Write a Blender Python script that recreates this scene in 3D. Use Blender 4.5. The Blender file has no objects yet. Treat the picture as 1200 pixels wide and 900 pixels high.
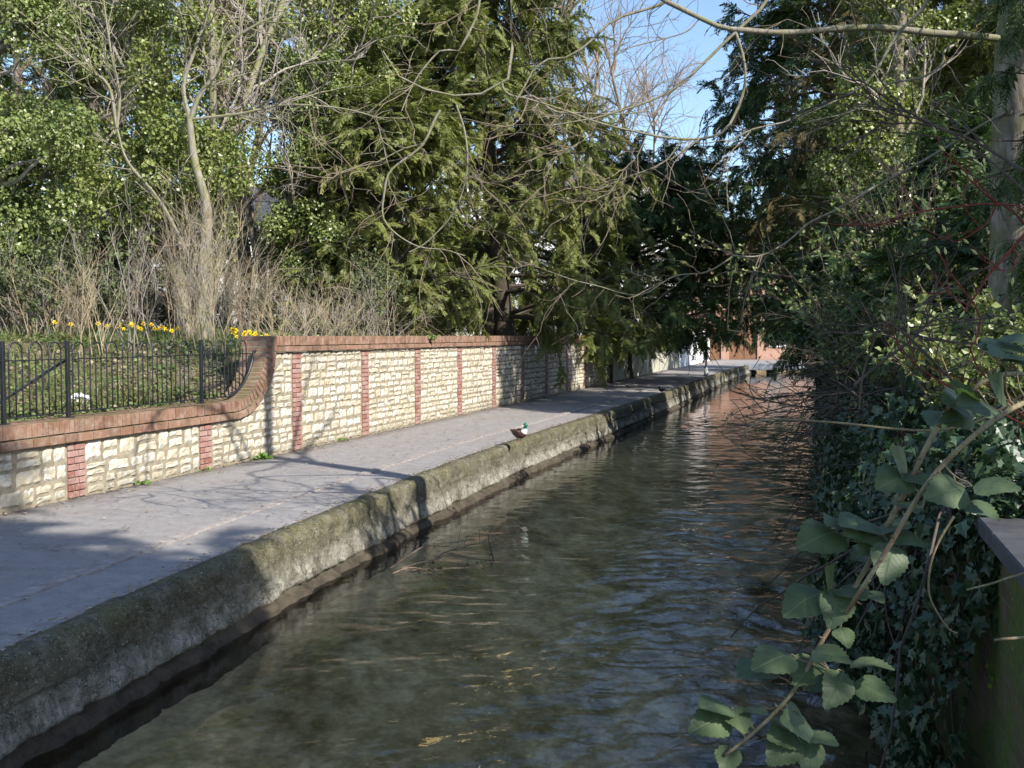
import bpy, math
import numpy as np
PI = math.pi
scene = bpy.context.scene
COL = scene.collection
RS = np.random.RandomState

# ------------------------------------------------------------------ camera model
CAMZ = 1.8
TILT = math.radians(2.72)
FPX = 1200.0
def ray(x, y):
    a = (x - 600) / FPX; b = (450 - y) / FPX
    return np.array([a, math.cos(TILT) + b * math.sin(TILT), b * math.cos(TILT) - math.sin(TILT)])
def at(x, y, Y):
    d = ray(x, y); return np.array([0, 0, CAMZ]) + d * (Y / d[1])
def on(x, y, z):
    d = ray(x, y); return np.array([0, 0, CAMZ]) + d * ((z - CAMZ) / d[2])

# ------------------------------------------------------------------ maths helpers
def nrm(v):
    return v / np.maximum(np.linalg.norm(v, axis=-1, keepdims=True), 1e-9)
def _hash(ix, iy, iz):
    n = (ix * 374761393 + iy * 668265263 + iz * 2147483647 + 1013904223) & 0xffffffff
    n = ((n ^ (n >> 13)) * 1274126177) & 0xffffffff
    n = (n ^ (n >> 16)) & 0xffffffff
    return n / 4294967295.0
def noise(P, s=1.0):
    P = np.asarray(P, float) * s
    i = np.floor(P).astype(np.int64); f = P - i; f = f * f * (3 - 2 * f)
    out = 0
    for a in (0, 1):
        for b in (0, 1):
            for c in (0, 1):
                w = (f[..., 0] if a else 1 - f[..., 0]) * (f[..., 1] if b else 1 - f[..., 1]) * (f[..., 2] if c else 1 - f[..., 2])
                out = out + w * _hash(i[..., 0] + a, i[..., 1] + b, i[..., 2] + c)
    return out * 2 - 1
def fbm(P, s=1.0, o=3):
    r = 0; a = 1.0
    for k in range(o):
        r = r + a * noise(np.asarray(P) + 17.3 * k, s * 2 ** k); a *= .5
    return r
def sstep(a, b, x):
    t = np.clip((x - a) / (b - a), 0, 1); return t * t * (3 - 2 * t)
def v3(*a): return np.array(a, float)

# ------------------------------------------------------------------ mesh builder
class MB:
    def __init__(s): s.V = []; s.F = {}; s.n = 0; s.lastM = None
    def add(s, V, F, mi=0):
        V = np.asarray(V, float).reshape(-1, 3); F = np.asarray(F, np.int64)
        s.V.append(V); s.F.setdefault((F.shape[1], mi), []).append(F + s.n); s.n += len(V); return s
    def more(s, F, off, mi=0):
        F = np.asarray(F, np.int64); s.F.setdefault((F.shape[1], mi), []).append(F + off)
    def mesh(s, name, mats, smooth=False):
        me = bpy.data.meshes.new(name)
        V = np.concatenate(s.V).astype(np.float32)
        me.vertices.add(len(V)); me.vertices.foreach_set('co', V.ravel())
        L = []; T = []; MI = []
        for (k, mi), fs in s.F.items():
            f = np.concatenate(fs); L.append(f.ravel()); T.append(np.full(len(f), k)); MI.append(np.full(len(f), mi))
        L = np.concatenate(L).astype(np.int32); T = np.concatenate(T); MI = np.concatenate(MI).astype(np.int32)
        st = np.concatenate([[0], np.cumsum(T)[:-1]]).astype(np.int32)
        me.loops.add(len(L)); me.loops.foreach_set('vertex_index', L)
        me.polygons.add(len(T)); me.polygons.foreach_set('loop_start', st)
        for m in (mats if isinstance(mats, (list, tuple)) else [mats]): me.materials.append(m)
        me.polygons.foreach_set('material_index', MI)
        me.polygons.foreach_set('use_smooth', np.full(len(T), bool(smooth)))
        me.update(calc_edges=True); return me
    def build(s, name, mats, parent=None, smooth=False, origin=None):
        if origin is not None:
            s.V = [v - np.asarray(origin) for v in s.V]
        me = s.mesh(name, mats, smooth)
        o = bpy.data.objects.new(name, me); COL.objects.link(o)
        if origin is not None: o.location = tuple(float(c) for c in origin)
        if parent is not None:
            o.parent = parent
            if origin is None and parent.type == 'EMPTY':
                pl = parent.location
                if parent.get('_worldparts', 0): pass
        return o

def tag(o, label=None, cat=None, group=None, kind=None):
    if label: o['label'] = label
    if cat: o['category'] = cat
    if group: o['group'] = group
    if kind: o['kind'] = kind
    return o
def root(name, loc=(0, 0, 0), label=None, cat=None, group=None, rz=0):
    o = bpy.data.objects.new(name, None); COL.objects.link(o)
    o.location = tuple(float(c) for c in loc); o.rotation_euler = (0, 0, rz); o.empty_display_size = .2
    tag(o, label, cat, group); return o
def part(mb, name, mats, par, smooth=False):
    """part built in world coordinates under a root that may sit anywhere (unrotated)"""
    o = mb.build(name, mats, None, smooth)
    o.parent = par
    off = np.array(par.location)
    p = par.parent
    while p is not None: off = off + np.array(p.location); p = p.parent
    n = len(o.data.vertices); co = np.empty(n * 3, np.float32); o.data.vertices.foreach_get('co', co)
    co = co.reshape(-1, 3) - off.astype(np.float32); o.data.vertices.foreach_set('co', co.ravel()); o.data.update()
    return o
def structure(mb, name, mats, smooth=False):
    return tag(mb.build(name, mats, None, smooth), kind='structure')
def copy_tree(o, parent=None):
    c = o.copy(); COL.objects.link(c); c.parent = parent
    for ch in o.children: copy_tree(ch, c)
    return c

BOXF = [[0, 3, 2, 1], [4, 5, 6, 7], [0, 1, 5, 4], [1, 2, 6, 5], [2, 3, 7, 6], [3, 0, 4, 7]]
def box(mb, c, h, ax=None, mi=0):
    """box: centre, half sizes, axes rows"""
    c = np.asarray(c, float); h = np.asarray(h, float)
    A = np.eye(3) if ax is None else np.asarray(ax, float)
    q = np.array([[-1, -1, -1], [1, -1, -1], [1, 1, -1], [-1, 1, -1], [-1, -1, 1], [1, -1, 1], [1, 1, 1], [-1, 1, 1]], float) * h
    mb.add(q @ A + c, BOXF, mi)
def cbox(mb, c, h, bev, ax=None, mi=0):
    """box with chamfered edges"""
    c = np.asarray(c, float); h = np.asarray(h, float); A = np.eye(3) if ax is None else np.asarray(ax, float)
    V = []; idx = {}
    for sx in (-1, 1):
        for sy in (-1, 1):
            for sz in (-1, 1):
                s_ = np.array([sx, sy, sz])
                for k in range(3):
                    p = s_ * (h - bev); p[k] = s_[k] * h[k]; idx[(sx, sy, sz, k)] = len(V); V.append(p)
    Q = []; T3 = []
    for k in range(3):
        a, b = [(1, 2), (2, 0), (0, 1)][k]
        for s_ in (-1, 1):
            f = []
            for (u, w) in ((-1, -1), (1, -1), (1, 1), (-1, 1)):
                t = [0, 0, 0]; t[k] = s_; t[a] = u; t[b] = w; f.append(idx[(t[0], t[1], t[2], k)])
            Q.append(f if s_ > 0 else f[::-1])
    for k in range(3):
        a, b = [(1, 2), (2, 0), (0, 1)][k]
        for u in (-1, 1):
            for w in (-1, 1):
                t = [0, 0, 0]; t[a] = u; t[b] = w
                p0 = list(t); p0[k] = -1; p1 = list(t); p1[k] = 1
                f = [idx[(*p0, a)], idx[(*p1, a)], idx[(*p1, b)], idx[(*p0, b)]]
                Q.append(f if u * w < 0 else f[::-1])
    for sx in (-1, 1):
        for sy in (-1, 1):
            for sz in (-1, 1):
                f = [idx[(sx, sy, sz, 0)], idx[(sx, sy, sz, 1)], idx[(sx, sy, sz, 2)]]
                T3.append(f if sx * sy * sz > 0 else f[::-1])
    off = mb.n
    mb.add(np.array(V) @ A + c, Q, mi); mb.more(T3, off, mi)

def tubes(mb, P, Rr, sides=4, mi=0, cap=False, refv=None):
    """P (N,K,3) polylines, Rr (N,K) radii"""
    P = np.asarray(P, float); Rr = np.asarray(Rr, float)
    if P.ndim == 2: P = P[None]; Rr = Rr.reshape(1, -1)
    N, K, _ = P.shape
    T = np.empty_like(P); T[:, 1:-1] = P[:, 2:] - P[:, :-2]; T[:, 0] = P[:, 1] - P[:, 0]; T[:, -1] = P[:, -1] - P[:, -2]; T = nrm(T)
    mean = nrm(P[:, -1] - P[:, 0])
    ref = np.where(np.abs(mean[:, 2:3]) < .8, np.array([[0, 0, 1.]]), np.array([[1., 0.15, 0]]))
    if refv is not None: ref = np.repeat(np.asarray(refv, float)[None], len(P), 0)
    A = nrm(np.cross(T, ref[:, None, :])); B = np.cross(T, A)
    th = np.arange(sides) * 2 * PI / sides
    V = P[:, :, None, :] + Rr[:, :, None, None] * (np.cos(th)[None, None, :, None] * A[:, :, None, :] + np.sin(th)[None, None, :, None] * B[:, :, None, :])
    n = np.arange(N)[:, None, None] * K * sides; k = np.arange(K - 1)[None, :, None] * sides; j = np.arange(sides)[None, None, :]; j2 = (j + 1) % sides
    F = np.stack([n + k + j, n + k + j2, n + k + sides + j2, n + k + sides + j], -1).reshape(-1, 4)[:, ::-1]
    off = mb.n
    mb.add(V.reshape(-1, 3), F, mi)
    if cap:
        for i in range(N):
            b = off + i * K * sides
            mb.F.setdefault((sides, mi), []).append(np.array([[b + q for q in range(sides)]]))
            b += (K - 1) * sides
            mb.F.setdefault((sides, mi), []).append(np.array([[b + q for q in range(sides)][::-1]]))

def resample(pts, K):
    """smooth Catmull-Rom through pts, K samples by arc length"""
    p = np.asarray(pts, float)
    q = np.vstack([2 * p[0] - p[1], p, 2 * p[-1] - p[-2]])
    out = []
    for i in range(1, len(q) - 2):
        for t in np.linspace(0, 1, 12, endpoint=False):
            a, b, c, d = q[i - 1], q[i], q[i + 1], q[i + 2]
            out.append(.5 * ((2 * b) + (-a + c) * t + (2 * a - 5 * b + 4 * c - d) * t * t + (-a + 3 * b - 3 * c + d) * t ** 3))
    out.append(p[-1]); out = np.array(out)
    s = np.concatenate([[0], np.cumsum(np.linalg.norm(np.diff(out, axis=0), axis=1))])
    u = np.linspace(0, s[-1], K)
    return np.stack([np.interp(u, s, out[:, k]) for k in range(3)], 1)

def walk(rng, S, D, L, K, wob, up=0.0):
    S = np.asarray(S, float).reshape(-1, 3); D = nrm(np.asarray(D, float).reshape(-1, 3)); N = len(S)
    L = np.broadcast_to(np.asarray(L, float), (N,))
    P = np.empty((N, K, 3)); P[:, 0] = S
    for k in range(1, K):
        D = D + wob * rng.randn(N, 3); D[:, 2] += up; D = nrm(D)
        P[:, k] = P[:, k - 1] + D * (L / (K - 1))[:, None]
    return P
def kids(rng, P, n, t0, t1, ang, spread=.25, up=0):
    """n children per polyline: start, direction, parent index, t"""
    N, K, _ = P.shape
    pi = np.repeat(np.arange(N), n); t = rng.uniform(t0, t1, len(pi)) * (K - 1)
    k = np.minimum(t.astype(int), K - 2); f = (t - k)[:, None]
    S = P[pi, k] * (1 - f) + P[pi, k + 1] * f; T = nrm(P[pi, k + 1] - P[pi, k])
    Q = nrm(np.cross(T, rng.randn(len(pi), 3)))
    a = ang + spread * rng.randn(len(pi))
    D = T * np.cos(a)[:, None] + Q * np.sin(a)[:, None]; D[:, 2] += up
    return S, nrm(D), pi, t / (K - 1)
def taper(N, K, r0, r1, pw=1.0):
    t = np.linspace(0, 1, K)[None] ** pw
    r0 = np.broadcast_to(np.asarray(r0, float), (N,))[:, None]; r1 = np.broadcast_to(np.asarray(r1, float), (N,))[:, None]
    return r0 * (1 - t) + r1 * t

def inst(mb, TV, TF, pos, X, Nn, sc, mi=0):
    """instance a template (x along leaf, z = normal)"""
    X = nrm(X); Nn = Nn - X * np.sum(X * Nn, 1, keepdims=True); Nn = nrm(Nn); Y = np.cross(Nn, X)
    TV = np.asarray(TV, float); sc = np.broadcast_to(np.asarray(sc, float), (len(pos),))
    V = pos[:, None] + sc[:, None, None] * (TV[None, :, 0:1] * X[:, None] + TV[None, :, 1:2] * Y[:, None] + TV[None, :, 2:3] * Nn[:, None])
    k = len(TV)
    offs = (np.arange(len(pos)) * k)[:, None, None]
    if not isinstance(TF[0], np.ndarray) or TF[0].ndim < 2: TF = [np.asarray(TF)]
    base = mb.n
    first = True
    for tf in TF:
        tf = np.asarray(tf); F = (tf[None] + offs).reshape(-1, tf.shape[1])
        if first: mb.add(V.reshape(-1, 3), F, mi); first = False
        else: mb.more(F, base, mi)

KITE_V = [[0, 0, 0], [.45, .42, .1], [1, 0, -.05], [.45, -.42, .1]]
KITE_F = [[0, 1, 2], [0, 2, 3]][::-1]
KITE_F = [[0, 2, 1], [0, 3, 2]]
# ivy leaf: five lobes, a fold down the middle
_iv = [(0, 0), (.05, .42), (.32, .30), (.55, .50), (.62, .20), (1.0, 0), (.62, -.20), (.55, -.50), (.32, -.30), (.05, -.42), (.3, 0)]
IVY_V = [[x, y, .22 * abs(y) - .1 * x * x] for x, y in _iv]
IVY_F = [[10, 1, 0], [10, 2, 1], [10, 3, 2], [10, 4, 3], [10, 5, 4], [10, 6, 5], [10, 7, 6], [10, 8, 7], [10, 9, 8], [10, 0, 9]]

# flat drooping evergreen spray: many narrow shoots off an axis
def spray_template(seed, n=13, droop=.35, wid=.042):
    rng = RS(seed); V = []; F = []
    def blade(p, d, L, w, nn):
        d = nrm(d); s_ = nrm(np.cross(d, nn)); b = len(V)
        V.extend([p - s_ * w * .35, p + d * L * .5 - s_ * w, p + d * L, p + d * L * .5 + s_ * w, p + s_ * w * .35])
        F.append([b, b + 1, b + 3, b + 4]); T.append([b + 1, b + 2, b + 3])
    T = []
    for i in range(n):
        t = (i + .5) / n; p = v3(t, 0, -droop * t * t)
        for sd in (-1, 1):
            L = .42 * (1 - .55 * t) * rng.uniform(.7, 1.2)
            d = v3(.75, sd * .8 * rng.uniform(.7, 1.2), -.25 - .4 * rng.rand())
            blade(p, d, L, wid * rng.uniform(.6, 1.1), v3(rng.randn() * .35, rng.randn() * .35, 1))
    blade(v3(0, 0, 0), v3(1, 0, -droop * .6), 1.0, .02, v3(0, 0, 1))
    return np.array(V), [np.array(F), np.array(T)]
SPRAYS = [spray_template(i) for i in range(4)]

# ------------------------------------------------------------------ materials
def newmat(name):
    m = bpy.data.materials.new(name); m.use_nodes = True
    nt = m.node_tree; nt.nodes.clear(); return m, nt
class NT:
    def __init__(s, nt): s.nt = nt
    def n(s, t, **kw):
        nd = s.nt.nodes.new(t)
        for k, v in kw.items():
            if k.startswith('i_'):
                nd.inputs[k[2:].replace('_', ' ')].default_value = v
            else: setattr(nd, k, v)
        return nd
    def l(s, a, b): s.nt.links.new(a, b)
    def noise(s, scale, detail=5, rough=.6, vec=None, dist=0):
        nd = s.n('ShaderNodeTexNoise'); nd.inputs['Scale'].default_value = scale; nd.inputs['Detail'].default_value = detail
        nd.inputs['Roughness'].default_value = rough; nd.inputs['Distortion'].default_value = dist
        if vec is not None: s.l(vec, nd.inputs['Vector'])
        return nd.outputs['Fac']
    def ramp(s, fac, stops, interp='LINEAR'):
        nd = s.n('ShaderNodeValToRGB'); cr = nd.color_ramp; cr.interpolation = interp
        while len(cr.elements) < len(stops): cr.elements.new(.5)
        for e, (p, c) in zip(cr.elements, stops):
            e.position = p; e.color = (c, c, c, 1) if isinstance(c, (int, float)) else (*c, 1)
        s.l(fac, nd.inputs['Fac']); return nd.outputs['Color']
    def mix(s, fac, a, b, mode='MIX'):
        nd = s.n('ShaderNodeMix', data_type='RGBA', blend_type=mode)
        for sock, v in ((nd.inputs[0], fac), (nd.inputs[6], a), (nd.inputs[7], b)):
            if isinstance(v, (int, float)): sock.default_value = v
            elif isinstance(v, tuple): sock.default_value = (*v, 1)
            else: s.l(v, sock)
        return nd.outputs[2]
    def math(s, op, a, b=0.0, clamp=False):
        nd = s.n('ShaderNodeMath', operation=op, use_clamp=clamp)
        for sock, v in ((nd.inputs[0], a), (nd.inputs[1], b)):
            if isinstance(v, (int, float)): sock.default_value = v
            else: s.l(v, sock)
        return nd.outputs[0]
    def mapping(s, vec, scale=(1, 1, 1), rot=(0, 0, 0)):
        nd = s.n('ShaderNodeMapping'); nd.inputs['Scale'].default_value = scale; nd.inputs['Rotation'].default_value = rot
        s.l(vec, nd.inputs['Vector']); return nd.outputs['Vector']
    def pos(s): return s.n('ShaderNodeNewGeometry').outputs['Position']
    def obj(s): return s.n('ShaderNodeTexCoord').outputs['Object']
    def bump(s, h, strength=.3, dist=.02, nor=None):
        nd = s.n('ShaderNodeBump'); nd.inputs['Strength'].default_value = strength; nd.inputs['Distance'].default_value = dist
        s.l(h, nd.inputs['Height'])
        if nor is not None: s.l(nor, nd.inputs['Normal'])
        return nd.outputs['Normal']
    def out(s, sh, ):
        o = s.n('ShaderNodeOutputMaterial'); s.l(sh, o.inputs['Surface']); return o
    def princ(s, col, rough=.8, nor=None, spec=.5, metal=0):
        p = s.n('ShaderNodeBsdfPrincipled')
        for sock, v in ((p.inputs['Base Color'], col), (p.inputs['Roughness'], rough)):
            if isinstance(v, (int, float)): sock.default_value = v
            elif isinstance(v, tuple): sock.default_value = (*v, 1)
            else: s.l(v, sock)
        p.inputs['Specular IOR Level'].default_value = spec; p.inputs['Metallic'].default_value = metal
        if nor is not None: s.l(nor, p.inputs['Normal'])
        return p.outputs['BSDF']

def m_leaf(name, cols, rough=.45, trans=.25, spec=.5, patch=.5, pscale=.6):
    m, nt = newmat(name); N = NT(nt)
    rnd = N.n('ShaderNodeNewGeometry').outputs['Random Per Island']
    big = N.noise(pscale, 3, .6, N.pos())
    f = N.math('ADD', N.math('MULTIPLY', rnd, 1 - patch), N.math('MULTIPLY', N.math('SUBTRACT', N.math('MULTIPLY', big, 2.4), .7, True), patch), True)
    st = [(i / (len(cols) - 1), c) for i, c in enumerate(cols)]
    c = N.ramp(f, st)
    p = N.princ(c, rough, spec=spec)
    t = N.n('ShaderNodeBsdfTranslucent'); c2 = N.mix(1.0, c, (1.0, 1.1, .55), 'MULTIPLY'); N.l(c2, t.inputs['Color'])
    mx = N.n('ShaderNodeMixShader'); mx.inputs[0].default_value = trans; N.l(p, mx.inputs[1]); N.l(t.outputs[0], mx.inputs[2])
    N.out(mx.outputs[0]); return m
def m_bark(name, c1, c2, moss=None, mossamt=.5, scale=3.0):
    m, nt = newmat(name); N = NT(nt)
    v = N.mapping(N.pos(), (1, 1, .25))
    n1 = N.noise(scale * 6, 6, .7, v); c = N.ramp(n1, [(.3, c1), (.7, c2)])
    if moss is not None:
        n2 = N.noise(scale, 4, .6, N.pos()); c = N.mix(N.ramp(n2, [(mossamt - .12, 0.), (mossamt + .12, 1.)]), c, moss)
    N.out(N.princ(c, .9, N.bump(n1, .6, .02), .2)); return m
def m_plain(name, c, rough=.6, var=.25, scale=8, spec=.4, bump=.2, metal=0):
    m, nt = newmat(name); N = NT(nt)
    n1 = N.noise(scale, 5, .6, N.pos())
    a = tuple(x * (1 - var) for x in c); b = tuple(min(1, x * (1 + var)) for x in c)
    N.out(N.princ(N.ramp(n1, [(.3, a), (.7, b)]), rough, N.bump(n1, bump, .01), spec, metal)); return m

# ------------------------------------------------------------------ layout lines
WS = .31                                   # boundary wall: X = WX(Y), straight
def WX(Y): return -5.15 + WS * (Y - 10.3)
WD = nrm(v3(WS, 1, 0)); WN = nrm(v3(1, -WS, 0))          # along the wall; its face normal towards the path
W0 = v3(WX(10.3), 10.3, 0)
def wp(s, u=0, z=0): return W0 + WD * s + WN * u + v3(0, 0, z)
def Ys(s): return 10.3 + s * WD[1]
_kY = np.array([-40, -5, 3, 6.3, 9.1, 11.7, 16.6, 18.7, 22.7, 33.1, 41, 50.5, 61, 66, 90.])
_kX = np.array([-12, -4.6, -3.15, -2.47, -1.89, -1.26, .05, .72, 2.05, 5.35, 7.75, 10.6, 14.1, 15.9, 24.])
def KX(Y):                                  # kerb foot at the water, smoothed
    Y = np.asarray(Y, float)
    return (np.interp(Y - 1.5, _kY, _kX) + np.interp(Y, _kY, _kX) * 2 + np.interp(Y + 1.5, _kY, _kX)) / 4 - .12
def BX(Y): return .75 + .3 * np.asarray(Y, float)         # right bank wall face
WATER = -.60
def left_z(x, y):
    u = (WX(y) - x) / 1.047
    s = (x - WX(10.3)) * WD[0] + (y - 10.3) * WD[1]
    z0 = .82 + .66 * sstep(4.6, 6.2, s)
    z = z0 + (1.72 - z0) * sstep(0, 6.5, u) + .5 * sstep(8, 30, u)
    return z
def right_z(x, y):
    u = (x - BX(y)) / 1.044
    return 1.0 + .55 * sstep(.5, 5, u)
# ------------------------------------------------------------------ setting materials
def mat_path():
    m, nt = newmat('asphalt'); N = NT(nt); P = N.pos()
    fine = N.noise(90, 3, .7, P); mid = N.noise(6, 5, .6, P); big = N.noise(.7, 4, .6, P)
    c = N.ramp(fine, [(.25, (.16, .152, .147)), (.75, (.37, .352, .343))])
    c = N.mix(.55, c, N.ramp(mid, [(.3, (.19, .178, .173)), (.7, (.34, .322, .312))]))
    c = N.mix(N.ramp(big, [(.45, 0.), (.7, .5)]), c, (.27, .235, .215))
    c = N.mix(N.ramp(N.noise(1.7, 6, .75, P, 1.5), [(.52, 0.), (.6, .35), (.66, 0.)]), c, (.16, .15, .14))
    vo = N.n('ShaderNodeTexVoronoi', feature='DISTANCE_TO_EDGE'); vo.inputs['Scale'].default_value = .55; wv = N.n('ShaderNodeVectorMath', operation='ADD'); nz = N.n('ShaderNodeTexNoise'); nz.inputs['Scale'].default_value = 2.5; nz.inputs['Detail'].default_value = 5
    N.l(P, wv.inputs[0]); N.l(nz.outputs['Color'], wv.inputs[1]); N.l(P, nz.inputs['Vector']); N.l(wv.outputs[0], vo.inputs['Vector'])
    c = N.mix(N.math('MULTIPLY', N.ramp(vo.outputs['Distance'], [(0., .7), (.006, 0.)]), N.ramp(big, [(.45, 0.), (.6, 1.)])), c, (.08, .07, .065))
    sep = N.n('ShaderNodeSeparateXYZ'); N.l(P, sep.inputs[0])
    dw = N.math('ADD', N.math('SUBTRACT', sep.outputs[0], N.math('MULTIPLY', sep.outputs[1], WS)), 5.15 + WS * 10.3)
    dirt = N.math('MULTIPLY', N.ramp(dw, [(.04, 1.), (.40, 0.)]), N.ramp(N.noise(5, 6, .8, P), [(.35, .2), (.6, 1.)]))
    c = N.mix(N.math('MULTIPLY', dirt, .85), c, (.085, .065, .045))
    grit = N.noise(34, 3, .8, P); c = N.mix(N.ramp(grit, [(.60, 0.), (.72, .55)]), c, (.52, .50, .47)); c = N.mix(N.ramp(grit, [(.28, .5), (.40, 0.)]), c, (.09, .085, .08))
    N.out(N.princ(c, .9, N.bump(fine, .7, .008), .25)); return m
def mat_kerb():
    m, nt = newmat('kerb_concrete'); N = NT(nt); P = N.pos()
    z = N.n('ShaderNodeSeparateXYZ'); N.l(P, z.inputs[0]); Z = z.outputs[2]
    fine = N.noise(26, 8, .82, P); mid = N.noise(4.5, 8, .75, P); big = N.noise(.8, 4, .6, P)
    streak = N.noise(3.0, 6, .75, N.mapping(P, (1.6, 1.6, 1.0)))
    c = N.ramp(fine, [(.3, (.035, .034, .026)), (.5, (.12, .11, .082)), (.72, (.25, .23, .18))])
    c = N.mix(.5, c, N.ramp(mid, [(.35, (.03, .03, .018)), (.5, (.10, .095, .062)), (.65, (.27, .25, .195))]))
    lime = N.math('MULTIPLY', N.ramp(Z, [(.0, 0.), (.001, 0.)]), 0.0)
    zz = N.n('ShaderNodeMapRange'); zz.inputs[1].default_value = -.56; zz.inputs[2].default_value = .06; N.l(Z, zz.inputs[0]); h = zz.outputs[0]
    lime = N.math('MULTIPLY', N.ramp(h, [(.08, 0.), (.14, 1.), (.34, .7), (.5, 0.)]), N.ramp(streak, [(.38, 0.), (.58, 1.)]))
    c = N.mix(N.math('MULTIPLY', lime, N.ramp(fine, [(.35, .1), (.6, .75)])), c, (.52, .50, .44))
    moss = N.math('MULTIPLY', N.ramp(h, [(.45, 0.), (.75, .6), (.88, .95), (.97, .9), (1., .3)]), N.ramp(N.noise(2.6, 7, .8, P), [(.44, 0.), (.58, 1.)]))
    c = N.mix(N.math('MULTIPLY', moss, .85), c, N.ramp(fine, [(.3, (.045, .042, .015)), (.5, (.11, .10, .04)), (.7, (.20, .18, .09))]))
    cr = N.math('ABSOLUTE', N.math('SUBTRACT', N.noise(1.6, 7, .7, N.mapping(P, (1, 1, 2.2))), .5)); crk = N.ramp(cr, [(0., 1.), (.012, 0.)])
    c = N.mix(N.math('MULTIPLY', crk, .85), c, (.02, .018, .014))
    sp = N.noise(70, 2, .5, P); c = N.mix(N.ramp(sp, [(.64, 0.), (.7, .6)]), c, (.5, .48, .42))
    foot = N.ramp(h, [(0., 1.), (.06, .9), (.13, 0.)])
    c = N.mix(foot, c, N.ramp(mid, [(.3, (.025, .022, .016)), (.7, (.11, .09, .065))]))
    hh = N.math('ADD', N.math('MULTIPLY', fine, .4), mid)
    N.out(N.princ(c, .92, N.bump(hh, .9, .03), .2)); return m
def mat_bed():
    m, nt = newmat('river_gravel'); N = NT(nt); P = N.pos()
    v = N.n('ShaderNodeTexVoronoi'); v.inputs['Scale'].default_value = 14; N.l(P, v.inputs['Vector'])
    w = N.noise(1.1, 5, .65, N.mapping(P, (1, .55, 1), (0, 0, .28)), 1.0); mid = N.noise(5, 6, .7, N.mapping(P, (1, .6, 1), (0, 0, .28)))
    c = N.ramp(w, [(.36, (.16, .13, .07)), (.5, (.52, .44, .28)), (.6, (.86, .77, .58))])
    c = N.mix(.45, c, N.ramp(mid, [(.36, (.14, .11, .065)), (.5, (.50, .42, .28)), (.62, (.84, .75, .56))]))
    c = N.mix(.3, c, N.ramp(v.outputs['Distance'], [(0., .75), (.6, .2)]), 'OVERLAY')
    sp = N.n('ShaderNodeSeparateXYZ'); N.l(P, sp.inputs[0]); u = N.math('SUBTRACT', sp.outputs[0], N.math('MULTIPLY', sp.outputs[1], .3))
    weed = N.ramp(N.math('ADD', N.math('MULTIPLY', N.math('ADD', u, 4.6), .135), N.math('MULTIPLY', N.math('SUBTRACT', N.noise(1.0, 5, .65, P), .5), 1.2)), [(.5, 0.), (.72, 1.)])  # dimming of the deeper right side, painted into the bed colour as weed
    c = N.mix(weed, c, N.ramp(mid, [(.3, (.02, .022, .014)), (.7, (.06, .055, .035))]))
    N.out(N.princ(c, .9, N.bump(v.outputs['Distance'], .4, .03), .1)); return m
def mat_water():
    m, nt = newmat('stream_water'); N = NT(nt); P = N.pos()
    a = N.noise(9, 3, .5, N.mapping(P, (1, 1.15, 1), (0, 0, .3)), 1.2)
    b = N.noise(24, 2, .6, P, 1.0); c = N.noise(.9, 2, .5, P, 1.0)
    h = N.math('ADD', N.math('ADD', N.math('MULTIPLY', a, .75), N.math('MULTIPLY', b, .13)), N.math('MULTIPLY', c, .6))
    sp = N.n('ShaderNodeSeparateXYZ'); N.l(P, sp.inputs[0]); u = N.math('SUBTRACT', sp.outputs[0], N.math('MULTIPLY', sp.outputs[1], .3))
    cr = N.math('ADD', N.math('MULTIPLY', N.math('ADD', u, 4.6), .25), N.math('MULTIPLY', N.math('SUBTRACT', N.noise(.45, 3, .6, P), .5), .9))
    h = N.math('MULTIPLY', h, N.ramp(cr, [(.25, .12), (.85, 1.)]))
    nor = N.bump(h, 1.0, .010)
    fr = N.n('ShaderNodeFresnel'); fr.inputs['IOR'].default_value = 1.38; N.l(nor, fr.inputs['Normal'])
    tr = N.n('ShaderNodeBsdfTransparent'); tr.inputs['Color'].default_value = (.88, .84, .72, 1)
    gl = N.n('ShaderNodeBsdfGlossy'); gl.inputs['Roughness'].default_value = .05; gl.inputs['Color'].default_value = (1, 1, 1, 1); N.l(nor, gl.inputs['Normal'])
    mx = N.n('ShaderNodeMixShader'); N.l(N.math('MULTIPLY', fr.outputs[0], 1.0, True), mx.inputs[0]); N.l(tr.outputs[0], mx.inputs[1]); N.l(gl.outputs[0], mx.inputs[2])
    N.out(mx.outputs[0]); return m
def mat_ground():
    m, nt = newmat('bank_soil'); N = NT(nt); P = N.pos()
    a = N.noise(1.6, 6, .7, P); b = N.noise(18, 5, .75, P)
    c = N.ramp(b, [(.3, (.07, .055, .035)), (.5, (.17, .135, .09)), (.7, (.32, .27, .18))])
    g = N.ramp(b, [(.3, (.03, .05, .012)), (.7, (.11, .15, .04))])
    N.out(N.princ(N.mix(N.ramp(a, [(.5, 0.), (.66, .8)]), c, g), .95, N.bump(b, 1, .04), .1)); return m
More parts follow.
